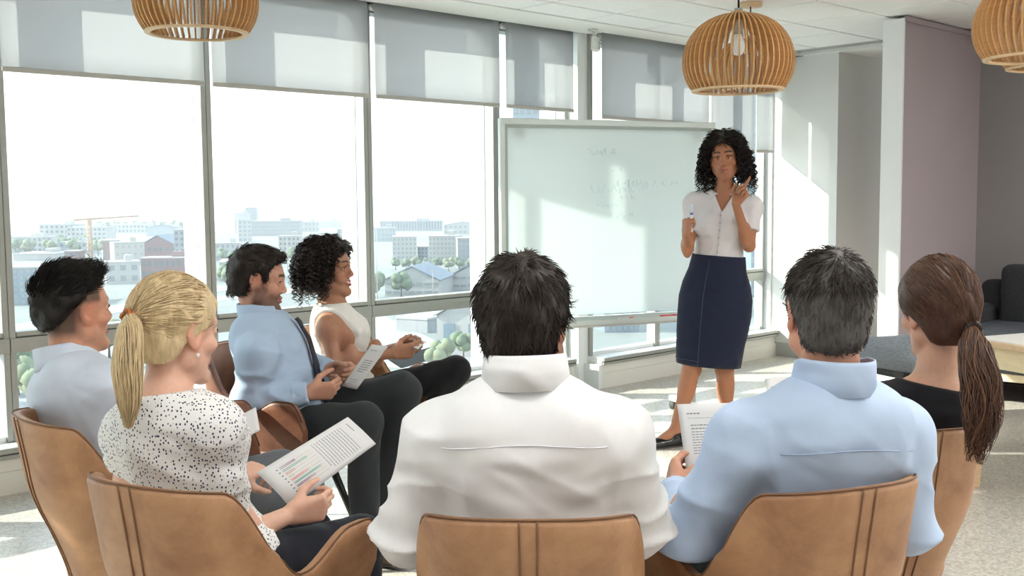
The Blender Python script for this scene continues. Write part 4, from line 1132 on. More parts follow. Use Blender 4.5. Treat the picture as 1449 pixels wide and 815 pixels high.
        if eyes:
            for sx in (-1, 1):
                ey = s.ball('eye', s.W(sx * .0315, .0705, .0025), .0120 * s.hs, M_EYE)
                s.ball('iris', s.W(sx * .0315 + getattr(s, 'gaze', 0), .0782, .0022), .0060 * s.hs, M_IRIS, ey)
                if lashes:
                    pts = np.array([s.W(sx * x_, y_, z_) for x_, y_, z_ in ((.0165, .0815, .0045), (.0235, .0868, .0086), (.0315, .0885, .0100), (.0395, .0850, .0084), (.0485, .0765, .0040))])
                    b = MB(); b.tube([Vector(p) - s.root for p in pts], [.0010, .0020, .0024, .0022, .0012], 5); b.build('eyelash', mat('lash', (.015, .01, .008), .6), s.obj)
        return s.obj
    def ball(s, name, c, r, m, under=None):
        b = MB(); N = 8
        b.lathe([(max(1e-5, r * math.sin(math.pi * k / N)), -r * math.cos(math.pi * k / N)) for k in range(N + 1)], Vector(c) - s.root, 14); return b.build(name, m, under or s.obj)
    def part(s, name, P, Q, m, under=None, **kw): return np_obj(name, P, Q, m, under or s.obj, s.root, **kw)
    def mbpart(s, name, b, m, under=None, **kw):
        b.v = [tuple(Vector(p) - s.root) for p in b.v]; return b.build(name, m, under or s.obj, **kw)
    # ---- clothing
    def shirt(s, m, inf=.014, sleeve=1.0, slv=(.066, .056, .042), h=.0062, fold=.0045, hem=None, fat=1.0, seed=1, cuffs=True, name='shirt', neck_cut=None, vneck=None, armhole=None):
        F = Field(); s.torso(F, inf, .05, fat); g = .84 if s.fem else 1.0
        for sd in (-1, 1):
            if sd not in s.el: continue
            a, e, w = s.sh[sd], s.el[sd], s.wr[sd]
            if sleeve >= 1:
                F.cone(a, e, slv[0] * g, slv[1] * g, .055); F.sleeve(e, w, slv[1] * g, slv[2] * g, .025)
            elif sleeve > 0:
                q = a + (e - a) * sleeve; F.sleeve(a, q, slv[0] * g, slv[1] * g, .03)
        if hem is not None: F.cut(s.spine(hem), -s.up, s.spine(hem) - .3, s.spine(hem) + .3)
        if neck_cut is not None: F.cut(s.neck + s.up * neck_cut[0] + s.f * .0, s.up + s.f * neck_cut[1], s.neck - .22, s.neck + .22)
        if armhole is not None:
            nk2, M2 = s.neck, s.M
            def af(X, Y, Z):
                x, y, z = X - nk2[0], Y - nk2[1], Z - nk2[2]
                a, b_, c_ = (M2[i_][0] * x + M2[i_][1] * y + M2[i_][2] * z for i_ in range(3))
                return np.minimum(np.abs(a) - armhole[0] - .25 * np.maximum(c_ + .05, 0), c_ + armhole[1])
            F.custom(af, nk2 - .3, nk2 + .3)
        if vneck is not None:
            nk, M_ = s.neck, s.M
            def vf(X, Y, Z):
                x, y, z = X - nk[0], Y - nk[1], Z - nk[2]
                a, b_, c_ = (M_[i_][0] * x + M_[i_][1] * y + M_[i_][2] * z for i_ in range(3))
                inside = np.minimum(np.minimum(b_ - .01, (c_ + vneck[0]) * vneck[1] - np.abs(a)), .05)
                return inside
            F.custom(vf, nk - .2, nk + .2)
        P, Q = F.mesh(h); N = vnormals(P, Q)
        q = (P - s.pelvis) @ s.M.T
        # drape: soft ridges down the back, radiating creases at armpit, elbow and waist
        def ridge(n_): return (1 - np.abs(n_)) ** 2 - .45
        w1 = ridge(noise3(q * np.array([1.0, 1.0, .30]), 26, seed)); w2 = ridge(noise3(q * np.array([.55, .55, 1.15]), 34, seed + 1)); w3 = ridge(noise3((q @ np.array([[.8, 0, .6], [0, 1, 0], [-.6, 0, .8]])) * np.array([.35, .6, 1.2]), 36, seed + 2))
        arm = np.zeros(len(P)); sl = np.zeros(len(P))
        for sd in s.el:
            arm = np.maximum(arm, np.exp(-np.linalg.norm(P - s.el[sd], axis=1) ** 2 / .012)); arm = np.maximum(arm, .8 * np.exp(-np.linalg.norm(P - s.sh[sd] + s.up * .09, axis=1) ** 2 / .008))
            sl = np.maximum(sl, smooth01(np.abs(q[:, 0]), .15, .20))
        low = np.exp(-((q[:, 2] - .10) / .13) ** 2)
        top_ = smooth01(-q[:, 2], -.46, -.36)
        P = P + N * (fold * (.40 * w1 * top_ + (1.0 * arm + .9 * low) * w2 + .55 * w3 * top_ + .5 * sl * w2))[:, None]
        o = s.part(name, P, Q, m); s.shirt_obj = o
        if cuffs and sleeve >= 1:
            for sd in s.el:
                e, w = s.el[sd], s.wr[sd]; d = unit(w - e); r = slv[2] * g
                b = MB(); b.tube([tuple(w - d * .062), tuple(w - d * .058), tuple(w - d * .004), tuple(w), tuple(w), tuple(w - d * .03)], [r * 1.02, r * 1.10, r * .98, r * .95, r * .86, r * .8], 20, False); s.mbpart('cuff', b, m, o)
        return o
    def collar(s, m, rx=.068, ry=.074, hgt=.047, gap=28, drop=.040, tip=.03, lean=.10, off=(0, 0, 0)):
        ax = unit(s.up * .9 + unit(s.headc - s.neck) * .35); f = unit(s.f - ax * (s.f @ ax)); r = np.cross(f, ax); c0 = s.neck + ax * .002 + r * off[0] + f * off[1] + ax * off[2]
        prof = [(1.00, .0, 0), (1.0, .55, 0), (1.0, .98, 0), (1.02, 1.04, 0), (1.05, 1.03, 0), (1.075, .9, 0), (1.11, .5, .25), (1.17, -.05, 1.0)]
        P = []
        for a in np.linspace(math.radians(gap), math.radians(360 - gap), 60):
            row = []; fr = max(0, math.cos(a))
            for k_, hz, dr in prof:
                z = hgt * hz - dr * (drop * .25 + tip * fr ** 2)
                dip = -.030 * fr + .010 * max(0, -math.cos(a))
                row.append(tuple(c0 + f * (ry * k_ * math.cos(a)) + r * (rx * k_ * math.sin(a)) + ax * (z + dip)))
            P.append(row)
        b = MB(); b.sheet(P, .0022); return s.mbpart('collar', b, m, s.shirt_obj)
    def tie(s, m, length=.42, w=.042, bulge=.0):
        ax = s.up; f = s.f; b = MB(); c = s.neck + f * .078 - ax * .022
        P = []
        for q, ww in ((0, .017), (.04, .020), (.09, .013), (.2, .02), (.5, w * .75), (.88, w), (1.0, .002)):
            t = 1 - (q * length + .05) / np.linalg.norm(s.neck - s.pelvis)
            prof = s.spine(t); depth = np.interp(t, [0, .3, .55, .7, .85, .95, 1.1], [.142, .137, .146, .143, .122, .098, .086]) + bulge
            cc = prof + f * (depth + (.012 if q < .08 else .006)); P.append([tuple(cc - s.r * ww), tuple(cc - s.r * ww * .5 + f * .006), tuple(cc + s.r * ww * .5 + f * .006), tuple(cc + s.r * ww)])
        b.sheet(P, .004); return s.mbpart('tie', b, m)
    def trousers(s, m, th=(.092, .070), sh=(.066, .052), h=.0085, fold=.004, seed=3):
        F = Field(); g = .88 if s.fem else 1.0
        F.ell(s.pelvis - s.up * .01, (.172 * s.size, .126 * s.size, .115), s.M, .04)
        for sd in (-1, 1):
            hp, kn, an = s.hips[sd], s.kn[sd], s.an[sd]
            F.cone(hp, kn, th[0] * g, th[1] * g, .03); F.cone(kn, an, sh[0] * g, sh[1] * g, .03); d = unit(an - kn); F.cut(an, d, an - .09, an + .09)
        P, Q = F.mesh(h); N = vnormals(P, Q); P = P + N * (fold * noise3(P, 45, seed))[:, None]
        return s.part('trousers', P, Q, m)
    def shoe(s, side, m, heel=.01):
        an, to = s.an[side], s.toe[side]; d = to - an; d[2] = 0; L = np.linalg.norm(d); d = unit(d); r = np.cross(d, [0, 0, 1.]); M = np.array([r, d, [0, 0, 1.]])
        F = Field(); z0 = an[2] - .085; b = an.copy(); b[2] = z0
        F.ell(b + d * .0 + np.array([0, 0, .032]), (.034, .052, .038), M, .02); F.ell(b + d * .10 + np.array([0, 0, .026]), (.042, .085, .032), M, .03); F.ell(b + d * .16 + np.array([0, 0, .020]), (.038, .06, .022), M, .02)
        F.cone(b + np.array([0, 0, .05]), an + np.array([0, 0, -.02]), .034, .036, .02)
        F.cut(b + np.array([0, 0, .002]), (0, 0, -1), b - .3, b + .3)
        P, Q = F.mesh(.005); so = s.part('shoe', P, Q, m)
        Fs = Field(); Fs.cone(b + np.array([0, 0, .006]) - d * .03, b + np.array([0, 0, .006]) + d * .15, .036, .040, .02); Fs.cut(b + np.array([0, 0, .0]), (0, 0, -1), b - .3, b + .3); Fs.cut(b + np.array([0, 0, .010]), (0, 0, 1), b - .3, b + .3)
        P, Q = Fs.mesh(.005); s.part('sole', P, Q, mat('shoe_sole', (.03, .02, .02), .5), so)
    # ---- hair
    def HW(s, L):
        """head-local array -> world"""
        L = np.asarray(L, float) * np.array([s.wide, 1, 1]); return s.headc + s.hs * (L @ s.HM)
    def hair_shell(s, m, inf=.012, hairline=None, h=.0034, extra=(), lump=.003, seed=2, name='hair', top=0.0, taper=.0, thin=None):
        """a cap of hair over the skull; hairline(q) < 0 where hair grows (head-local metres)"""
        c, M, z = s.headc, s.HM, s.hs; F = Field()
        W = s.W
        F.ell(W(0, -.020, .036), [(q + inf) * z * (s.wide if i == 0 else 1) for i, q in enumerate((.0735, .092, .084 + top))], M, .02)
        F.ell(W(0, .020, .034), [(q + inf * .75) * z * (s.wide if i == 0 else 1) for i, q in enumerate((.062, .068, .068 + top))], M, .03)
        F.ell(W(0, -.055, -.035), [(q + inf * .5) * z for q in (.058, .050, .060)], M, .03)
        for ce, r in extra: F.ell(W(*ce), [q * z for q in r], M, .025)
        if hairline is not None:
            def fn(X, Y, Z):
                x, y, zz = X - c[0], Y - c[1], Z - c[2]
                q = [(M[i][0] * x + M[i][1] * y + M[i][2] * zz) / z for i in range(3)]
                return (hairline(q[0] / s.wide, q[1], q[2]) * z).astype(np.float32)
            F.custom(fn, c - .4, c + .4)
            if taper: F.custom(lambda X, Y, Z: (thin or inf * .85) * z * smooth01(fn(X, Y, Z) / z, -taper, 0.0) ** 2, c - .4, c + .4, op='mod')
        P, Q = F.mesh(h); N = vnormals(P, Q); P = P + N * (lump * noise3(P, 130, seed))[:, None]
        s.hairP, s.hairQ, s.hairN = P, Q, N
        return s.part(name, P, Q, m)
    def tufts(s, m, n=1500, length=(.016, .03), flow=None, lift=.45, rad=.0011, seed=4, where=None, segs=4, name='hair_strands', sides=3):
        """short strands growing out of the hair cap"""
        r = np.random.default_rng(seed); P, Q, N = s.hairP, s.hairQ, s.hairN
        fi = r.integers(0, len(Q), n * 3); root = P[Q[fi]].mean(1); nr = N[Q[fi, 0]]
        q = head_local(root, s.headc, s.HM, s.hs, s.wide)
        ok = np.ones(len(q), bool) if where is None else where(q)
        root, nr, q = root[ok][:n], nr[ok][:n], q[ok][:n]; n = len(root)
        fl = flow(q) @ s.HM; fl = fl + r.normal(size=fl.shape) * .28
        fl -= nr * np.sum(fl * nr, 1, keepdims=True); fl /= np.linalg.norm(fl, axis=1, keepdims=True) + 1e-9
        L = r.uniform(*length, size=n)
        t = np.linspace(0, 1, segs)
        li = lift * r.uniform(.6, 1.4, n)
        S = root[:, None] - nr[:, None] * .003 + (fl[:, None] * (t[None, :, None]) + nr[:, None] * (li[:, None] * (t[None] - .55 * t[None] ** 2))[..., None]) * L[:, None, None]
        R = rad * (1 - .8 * t ** 2)[None] * r.uniform(.7, 1.3, (n, 1))
        P2, Q2 = strands(S, R, sides); return s.part(name, P2, Q2, m)
# ------------------------------------------------------------------ cloth and hair materials
def cloth(name, col, bump=.55, rough=.85, var=.025, scale=5.5, **kw):
    """woven cloth with soft creases"""
    m = mat(name, col, rough, var=var, vscale=25, spec=.2, sheen=.08, **kw); nt = m.node_tree; b = nt.nodes['Principled BSDF']
    tc = nt.nodes.new('ShaderNodeTexCoord'); mp = nt.nodes.new('ShaderNodeMapping'); mp.inputs['Rotation'].default_value = (.5, .7, .3); mp.inputs['Scale'].default_value = (1.0, .55, 1.3)
    nz = nt.nodes.new('ShaderNodeTexNoise'); nz.noise_type = 'RIDGED_MULTIFRACTAL'; nz.inputs['Scale'].default_value = scale; nz.inputs['Detail'].default_value = 2.5; nz.inputs['Roughness'].default_value = .42; nz.inputs['Distortion'].default_value = .9
    bp = nt.nodes.new('ShaderNodeBump'); bp.inputs['Strength'].default_value = bump; bp.inputs['Distance'].default_value = .045
    nt.links.new(tc.outputs['Object'], mp.inputs[0]); nt.links.new(mp.outputs[0], nz.inputs['Vector']); nt.links.new(nz.outputs['Fac'], bp.inputs['Height']); nt.links.new(bp.outputs[0], b.inputs['Normal'])
    return m
C_WHITE = cloth('shirt_white', (.80, .80, .81)); C_BLUE = cloth('shirt_sky_blue', (.47, .585, .775)); C_PALE = cloth('shirt_pale_blue', (.615, .68, .79)); C_MID = cloth('shirt_mid_blue', (.42, .535, .70))
C_CREAM = cloth('top_offwhite', (.79, .78, .74)); C_BLACK = cloth('top_black', (.010, .010, .013)); C_ROSE = cloth('blouse_pale', (.665, .635, .655))
C_NAVY = cloth('skirt_navy', (.014, .018, .040)); C_CHAR = cloth('trousers_charcoal', (.030, .034, .038)); C_GREY = cloth('trousers_grey', (.13, .14, .155)); C_BLK2 = cloth('trousers_black', (.012, .012, .014)); C_DNAVY = cloth('trousers_dark_navy', (.012, .014, .022))
C_TIE = mat('tie_navy', (.012, .013, .028), .6); C_TIEP = mat('tie_plum', (.085, .05, .075), .6, var=.6, vscale=120)
M_SHOE = mat('black_patent', (.008, .008, .010), .15, spec=.7); M_SHOEB = mat('brown_shoe', (.06, .025, .015), .4)
# white blouse printed with small dark dashes
C_DOT = cloth('dotted_blouse', (.80, .80, .79))
nt = C_DOT.node_tree; bs = nt.nodes['Principled BSDF']; tc = nt.nodes.new('ShaderNodeTexCoord')
mp = nt.nodes.new('ShaderNodeMapping'); mp.inputs['Scale'].default_value = (150, 150, 108); nt.links.new(tc.outputs['Object'], mp.inputs[0])
vo = nt.nodes.new('ShaderNodeTexVoronoi'); vo.inputs['Scale'].default_value = 1.0; vo.inputs['Randomness'].default_value = .8; nt.links.new(mp.outputs[0], vo.inputs['Vector'])
rp = nt.nodes.new('ShaderNodeValToRGB'); rp.color_ramp.elements[0].position = .27; rp.color_ramp.elements[0].color = (.045, .05, .10, 1); rp.color_ramp.elements[1].position = .33; rp.color_ramp.elements[1].color = (.80, .80, .79, 1)
nt.links.new(vo.outputs['Distance'], rp.inputs[0]); nt.links.new(rp.outputs[0], bs.inputs['Base Color'])
def hairmat(name, col, rough=.5, var=.25): return mat(name, col, rough, var=var, vscale=140, stretch=(1, 1, .25), spec=.3)
H_DARK = hairmat('hair_dark_brown', (.020, .013, .010)); H_BLACK = hairmat('hair_black', (.009, .007, .006)); H_GREY = hairmat('hair_grey', (.070, .064, .060), .5, .5)
H_BROWN = hairmat('hair_brown', (.058, .025, .014), .42, .35); H_BLOND = hairmat('hair_blond', (.60, .46, .27), .38, .22); H_CURL = hairmat('hair_curly_black', (.012, .008, .007), .42); H_CURL2 = hairmat('hair_curly_brown', (.020, .013, .011), .32)
def A3(px, py, v): return V3(at(px, py, v))
def U3(u, v, z): return V3(uvz(u, v, z))
def hl_man(front=.078, nape=-.072, ear=.030, burn=-.012):
    ys = [-.20, -.075, -.042, -.030, -.012, .010, .016, .030, .040, .058, .075, .20]; zs = [nape, nape, nape + .012, -.02, ear, ear - .004, burn, burn + .002, .040, front - .012, front, front + .02]
    return lambda x, y, z: np.interp(y, ys, zs) - z - .35 * np.clip(.045 - np.abs(x), 0, 1) * (y > .05) * 0
def hl_woman(front=.074, nape=-.078):
    ys = [-.20, -.07, -.045, -.030, -.005, .012, .030, .045, .060, .075, .20]; zs = [nape, nape, nape + .01, -.028, -.004, .006, .012, .038, front - .016, front, front + .02]
    return lambda x, y, z: np.interp(y, ys, zs) - z
def slick(s, m, tie, n=420, rad=.0017, seed=1, inf=.016, name='hair_strands', top=.0):
    r = np.random.default_rng(seed); P = s.hairP; q = head_local(P, s.headc, s.HM, s.hs, s.wide)
    q = q[~((q[:, 2] < .024) & (q[:, 1] > -.035))]; st = q[r.integers(0, len(q), n)]; c = np.array([0, -.020, .036]); rr = np.array([.0735 + inf, .092 + inf, .084 + inf + top]); T = np.array(tie)
    t = np.linspace(0, 1, 12)[None, :, None]
    L = st[:, None] * (1 - t) + (T + r.normal(size=(n, 3)) * .006)[:, None] * t
    d = L - c; k = np.sqrt(np.sum((d / rr) ** 2, -1, keepdims=True)); onb = c + d / k
    w = np.clip(1 - t, 0, 1) ** .5 * (k < 1.0) * .96; L = L * (1 - w) + onb * w
    R = rad * (.6 + .4 * np.sin(np.linspace(0.2, 3.0, 12)))[None] * r.uniform(.7, 1.4, (n, 1))
    p, f = strands(s.HW(L.reshape(-1, 3)).reshape(L.shape), R, 4); return s.part(name, p, f, m)
def tail(s, m, ctrl, radii, n=260, rad=.0018, seed=3, wave=.0, name='ponytail', segs=22, fray=.5):
    """a bundle of strands around a centre line through the control points"""
    r = np.random.default_rng(seed); C = np.array(ctrl, float); u = np.linspace(0, 1, len(C)); t = np.linspace(0, 1, segs)
    cen = np.stack([np.interp(t, u, C[:, k]) for k in range(3)], 1)
    for _ in range(3): cen[1:-1] = (cen[:-2] + 2 * cen[1:-1] + cen[2:]) / 4
    rd = np.interp(t, np.linspace(0, 1, len(radii)), radii)
    T = np.gradient(cen, axis=0); T /= np.linalg.norm(T, axis=1, keepdims=True); A = np.cross(T, FW0); A /= np.linalg.norm(A, axis=1, keepdims=True); B = np.cross(T, A)
    an, rr = r.uniform(0, 2 * np.pi, n), np.sqrt(r.uniform(0, 1, n)); end = r.uniform(1 - fray, 1.02, n)
    S = np.zeros((n, segs, 3)); R = np.zeros((n, segs))
    for i in range(n):
        tt = t * end[i]; ci = np.stack([np.interp(tt, t, cen[:, k]) for k in range(3)], 1); ri = np.interp(tt, t, rd)
        Ai = np.stack([np.interp(tt, t, A[:, k]) for k in range(3)], 1); Bi = np.stack([np.interp(tt, t, B[:, k]) for k in range(3)], 1)
        ph = r.uniform(0, 6.28); wv = wave * np.sin(tt * r.uniform(9, 14) + ph) * tt
        a = an[i] + .35 * np.sin(tt * 3 + ph)
        S[i] = ci + Ai * (ri * rr[i] * np.cos(a) + wv)[:, None] + Bi * (ri * rr[i] * np.sin(a) + wv * .6)[:, None]
        R[i] = rad * (1 - .75 * np.linspace(0, 1, segs) ** 3) * r.uniform(.7, 1.3)
    p, f = strands(S, R, 4); return s.part(name, p, f, m)
def curls(s, m, n=380, L=(.12, .24), seed=6, vol=.05, hr=.011, rad=.0032, pitch=.030, segs=44, keep=None, name='curls', side=.5, front=True):
    r = np.random.default_rng(seed); P, Q, N = s.hairP, s.hairQ, s.hairN
    fi = r.integers(0, len(Q), n * 4); root = P[Q[fi]].mean(1); nr = N[Q[fi, 0]]
    q = head_local(root, s.headc, s.HM, s.hs, s.wide)
    ok = (q[:, 2] > -.045) & ~((q[:, 1] > .055) & (q[:, 2] < .07))
    if keep is not None: ok &= keep(q)
    root, nr, q = root[ok][:n], nr[ok][:n], q[ok][:n]; n = len(root)
    out = (nr @ s.HM.T); out[:, 1] = np.where(q[:, 1] > 0, out[:, 1] * .15 - .3 * (q[:, 2] < .10), out[:, 1])
    out[:, 0] += np.sign(q[:, 0] + 1e-4) * side * np.clip(q[:, 1] * 12 + .35, 0, 1); out[:, 2] = np.clip(out[:, 2], -.1, 1)
    out /= np.linalg.norm(out, axis=1, keepdims=True); out = out @ s.HM
    t = np.linspace(0, 1, segs)[None, :, None]; LL = r.uniform(*L, n)[:, None, None]
    v = vol * r.uniform(.6, 1.3, n)[:, None, None]
    cen = root[:, None] + out[:, None] * v * (1 - np.exp(-4 * t)) + np.array([0, 0, -1.]) * LL * (t ** 1.25)
    # curls fall clear of the neck
    ax = np.cross(out, [0, 0, 1.]); ax /= np.linalg.norm(ax, axis=1, keepdims=True) + 1e-9; bx = np.cross(ax, [0, 0, 1.])
    ph = r.uniform(0, 6.28, n)[:, None, None]; om = (LL / pitch) * 6.28 * r.choice([-1, 1], n)[:, None, None]
    h = hr * r.uniform(.7, 1.4, n)[:, None, None] * np.clip(t * 4, .1, 1)
    S = cen + ax[:, None] * h * np.cos(om * t + ph) + bx[:, None] * h * np.sin(om * t + ph)
    R = (rad * r.uniform(.6, 1.3, (n, 1))) * (1 - .7 * np.linspace(0, 1, segs) ** 3)[None]
    ql = head_local(S.reshape(-1, 3), s.headc, s.HM, s.hs, s.wide).reshape(S.shape)
    bad = ((np.abs(ql[..., 0]) < .060) & (ql[..., 1] > .02) & (ql[..., 2] < .070) & (ql[..., 2] > -.30)).any(1)
    S, R = S[~bad], R[~bad]
    p, f = strands(S, R, 3); return s.part(name, p, f, m)
def seat_legs(s, hd, knee_v, kz=.50, spread=.12, lift=0):
    """both feet on the floor in front of the chair"""
    h = math.radians(hd); f = V3(uvz(math.sin(h), math.cos(h), 0)); r = V3(uvz(math.cos(h), -math.sin(h), 0)); b = s.pelvis.copy(); b[2] = 0
    K, AN, TO = {}, {}, {}
    for sd in (-1, 1):
        K[sd] = b + f * knee_v + r * spread * sd + np.array([0, 0, kz]); AN[sd] = b + f * (knee_v + .02) + r * spread * sd + np.array([0, 0, .09]); TO[sd] = AN[sd] + f * .16 - np.array([0, 0, .06])
    s.legs(K, AN, TO)
flow_back = lambda q: np.stack([q[:, 0] * 2, -np.ones(len(q)) * .8, -.4 + 0 * q[:, 0] - .8 * (q[:, 1] < -.06)], 1)
def flow_crown(q):
    """radiates from the crown"""
    d = q - np.array([.01, -.055, .115]); d[:, 2] -= .03; return d / (np.linalg.norm(d, axis=1, keepdims=True) + 1e-9)

# ---- man in the white shirt, seen from behind
P_ = Body('man in a white shirt with dark hair sitting with his back to the camera', A3(744, 540, 2.04), U3(.035, 2.12, .545), A3(741, 457, 2.08), 3, 13, -2, 0, size=1.02, sw=.168)
P_.arm(-1, A3(572, 752, 2.12), U3(-.12, 2.36, .70), (0.3, .9, 0), (0, 0, -1)); P_.arm(1, A3(908, 742, 2.12), U3(.17, 2.36, .70), (.9, .3, 0), (0, 0, -1))
seat_legs(P_, 3, .42)
P_.build_body((.56, .29, .19), (.45, .17, .14), (.03, .02, .015), paint=dict(beard=((.05, .03, .025), .55)), hands=(-1, 1))
P_.shirt(C_WHITE, .016, slv=(.066, .064, .046), fold=.0085, seed=5); P_.collar(C_WHITE, .076, .086, .052)
P_.trousers(C_CHAR); P_.shoe(-1, M_SHOEB); P_.shoe(1, M_SHOEB)
P_.hair_shell(H_DARK, .015, hl_man(nape=-.080), top=.004, lump=.004, taper=.022)
P_.tufts(H_DARK, 2600, (.018, .036), flow_crown, .55, .0013, seed=3)
# yoke seam across the back
def back_seam(s, t, half, m, inf=.0185, bow=.02, off=0.0, depth=.135):
    b = MB(); pts = []
    for x in np.linspace(-half, half, 26):
        p0 = s.spine(t) + s.r * x - s.up * bow * (x / half) ** 2 - s.f * .5
        d = s.f; lo, hi = 0.0, .5; lo = .2
        for q in np.linspace(.2, .5, 160):                 # march to the cloth
            if shirt_d(s, p0 + d * q, inf) < 0: lo = q; break
        pts.append(tuple(p0 + d * (lo + .0005)))
    b.tube(pts, .0016, 5); s.mbpart('yoke_seam', b, m, s.shirt_obj)
def shirt_d(s, p, inf):
    if not hasattr(s, '_sf') or s._sf[0] != inf:
        F = Field(); s.torso(F, inf, .05); s._sf = (inf, F)
    D = .2
    for op, fn, lo, hi, k in s._sf[1].ops:
        if ((p > lo - k) & (p < hi + k)).all():
            d = float(fn(p[0], p[1], p[2])); q = max(k - abs(D - d), 0) / k; D = min(D, d) - q * q * k * .25
    return D
SEAMW = mat('seam_white', (.68, .68, .72), .8); SEAMB = mat('seam_blue', (.38, .48, .66), .8)
back_seam(P_, .84, .16, SEAMW)

# ---- grey-haired man with glasses
P_ = Body('grey-haired man in a light blue shirt and glasses holding a printed sheet', A3(1178, 545, 2.17), U3(.625, 2.27, .545), A3(1171, 444, 2.20), -13, 3, 0, 0, size=1.02, sw=.170)
gw = A3(957, 698, 2.50)
P_.arm(-1, A3(976, 752, 2.24), gw, gw - A3(976, 752, 2.24) + np.array([0, 0, .10]), U3(.7, .1, -.1), GRIP, (.5, .1)); P_.arm(1, A3(1284, 748, 2.24), U3(.70, 2.52, .70), (.4, .8, 0), (0, 0, -1))
seat_legs(P_, -10, .42)
P_.build_body((.60, .31, .21), (.45, .18, .15), (.06, .05, .05))
P_.shirt(C_BLUE, .015, slv=(.066, .062, .046), seed=9, fold=.008); P_.collar(C_BLUE, .074, .080, .055)
P_.trousers(C_CHAR); P_.shoe(-1, M_SHOEB); P_.shoe(1, M_SHOEB)
P_.hair_shell(H_GREY, .010, hl_man(nape=-.078), top=.006, lump=.003, taper=.025)
H_GREYT = hairmat('hair_grey_top', (.032, .024, .020), .5, .4)
P_.tufts(H_GREY, 1800, (.010, .022), flow_crown, .55, .0011, seed=6, where=lambda q: q[:, 2] < .075)
P_.tufts(H_GREYT, 1600, (.018, .034), flow_crown, .6, .0012, seed=7, where=lambda q: q[:, 2] > .055, name='hair_top_strands')
back_seam(P_, .82, .15, SEAMB, .0175)
b = MB()
for sx in (-1, 1):
    b.tube([P_.W(sx * .083, -.012, .016), P_.W(sx * .081, .03, .016), P_.W(sx * .075, .088, .014)], .0022, 6)
    b.tube([P_.W(sx * (.038 + .028 * math.cos(a)), .097 - .006 * abs(math.cos(a)), .004 + .019 * math.sin(a)) for a in np.linspace(0, 2 * math.pi, 18)], .0018, 5)
b.tube([P_.W(-.010, .099, .008), P_.W(.010, .099, .008)], .0018, 5)
P_.mbpart('glasses', b, mat('glasses_frame', (.02, .025, .04), .3))
GRAY = P_

# ---- brown-haired woman with a long ponytail
P_ = Body('woman in a black top with a long wavy brown ponytail seen from behind', A3(1330, 545, 2.74), U3(1.02, 2.82, .525), A3(1325, 442, 2.74), -14, -16, -4, -3, fem=True, sw=.138, hs=.97)
P_.arm(-1, U3(.80, 2.84, .72), A3(1150, 580, 3.00), U3(-.5, .5, .45), U3(-.4, .2, -.8), GRIP); P_.arm(1, U3(1.22, 2.95, .70), U3(1.08, 3.14, .69), (0, 1, .2), (0, 0, -1))
seat_legs(P_, 0, .42, .48, .09)
P_.build_body((.62, .36, .25), (.5, .2, .17), (.05, .03, .02))
P_.shirt(C_BLACK, .008, .5, slv=(.062, .058, .05), fold=.003, h=.007, neck_cut=(-.002, .25)); P_.trousers(C_BLK2); P_.shoe(-1, M_SHOE); P_.shoe(1, M_SHOE)
P_.hair_shell(H_BROWN, .020, hl_woman(nape=-.082), top=.014, lump=.0015, extra=(((0, -.075, .03), (.055, .05, .06)),))
TIE_ = (.012, -.118, -.045)
slick(P_, H_BROWN, TIE_, 1100, .0014, 4, .0225, top=.016)
slick(P_, hairmat('hair_chestnut', (.13, .055, .026), .42, .3), TIE_, 260, .0013, 5, .0235, name='hair_highlights', top=.016)
t0 = V3(P_.HW([TIE_])[0])
b = MB(); b.tube([tuple(P_.HW([[TIE_[0] + .022 * math.cos(a), TIE_[1] - .004, TIE_[2] + .020 * math.sin(a)]])[0]) for a in np.linspace(0, 6.28, 16)], .008, 8); HT_ = b
tl_ = tail(P_, H_BROWN, [t0, A3(1378, 492, 2.57), A3(1390, 545, 2.50), A3(1390, 600, 2.45), A3(1378, 655, 2.42)], (.016, .036, .042, .034, .006), 620, .0015, 5, .014, fray=.55)
tail(P_, MATS['hair_chestnut'], [t0, A3(1378, 492, 2.57), A3(1390, 545, 2.50), A3(1390, 600, 2.45), A3(1378, 655, 2.42)], (.016, .037, .043, .035, .007), 170, .0014, 15, .014, name='ponytail_highlights', fray=.5)
P_.mbpart('hair_tie', HT_, H_DARK, tl_)

# ---- blond woman
P_ = Body('blond woman with a ponytail in a dotted white blouse reading a chart', A3(226, 560, 2.36), U3(-.70, 2.44, .53), A3(250, 470, 2.40), 22, 36, -6, 0, fem=True, size=.94, sw=.126, hs=.98)
bw_ = A3(410, 728, 2.50); be_ = A3(322, 768, 2.36)
P_.arm(1, be_, bw_, U3(.9, .30, .12), U3(-.3, .9, .15), CLOSE, (.5, .1)); P_.arm(-1, U3(-.93, 2.50, .70), U3(-.74, 2.74, .66), U3(.6, .6, .1), (.3, .3, -1), GRIP)
seat_legs(P_, 30, .42, .48, .09)
P_.build_body((.70, .42, .31), (.62, .28, .24), (.40, .28, .16), neck_r=.046)
P_.shirt(C_DOT, .016, .55, slv=(.056, .063, .05), fold=.007, seed=12, neck_cut=(.006, .3), cuffs=False, name='blouse'); P_.trousers(C_DNAVY); P_.shoe(-1, M_SHOE); P_.shoe(1, M_SHOE)
P_.hair_shell(H_BLOND, .012, hl_woman(front=.076, nape=-.070), top=.008, lump=.0025)
TIE_ = (-.004, -.118, .030)
slick(P_, H_BLOND, TIE_, 1300, .0011, 8, .0155, top=.008)
H_BLOND2 = hairmat('hair_blond_lowlight', (.36, .25, .125), .4, .2); slick(P_, H_BLOND2, TIE_, 320, .0010, 18, .0158, name='hair_lowlights', top=.008)
t0 = V3(P_.HW([TIE_])[0])
b = MB()
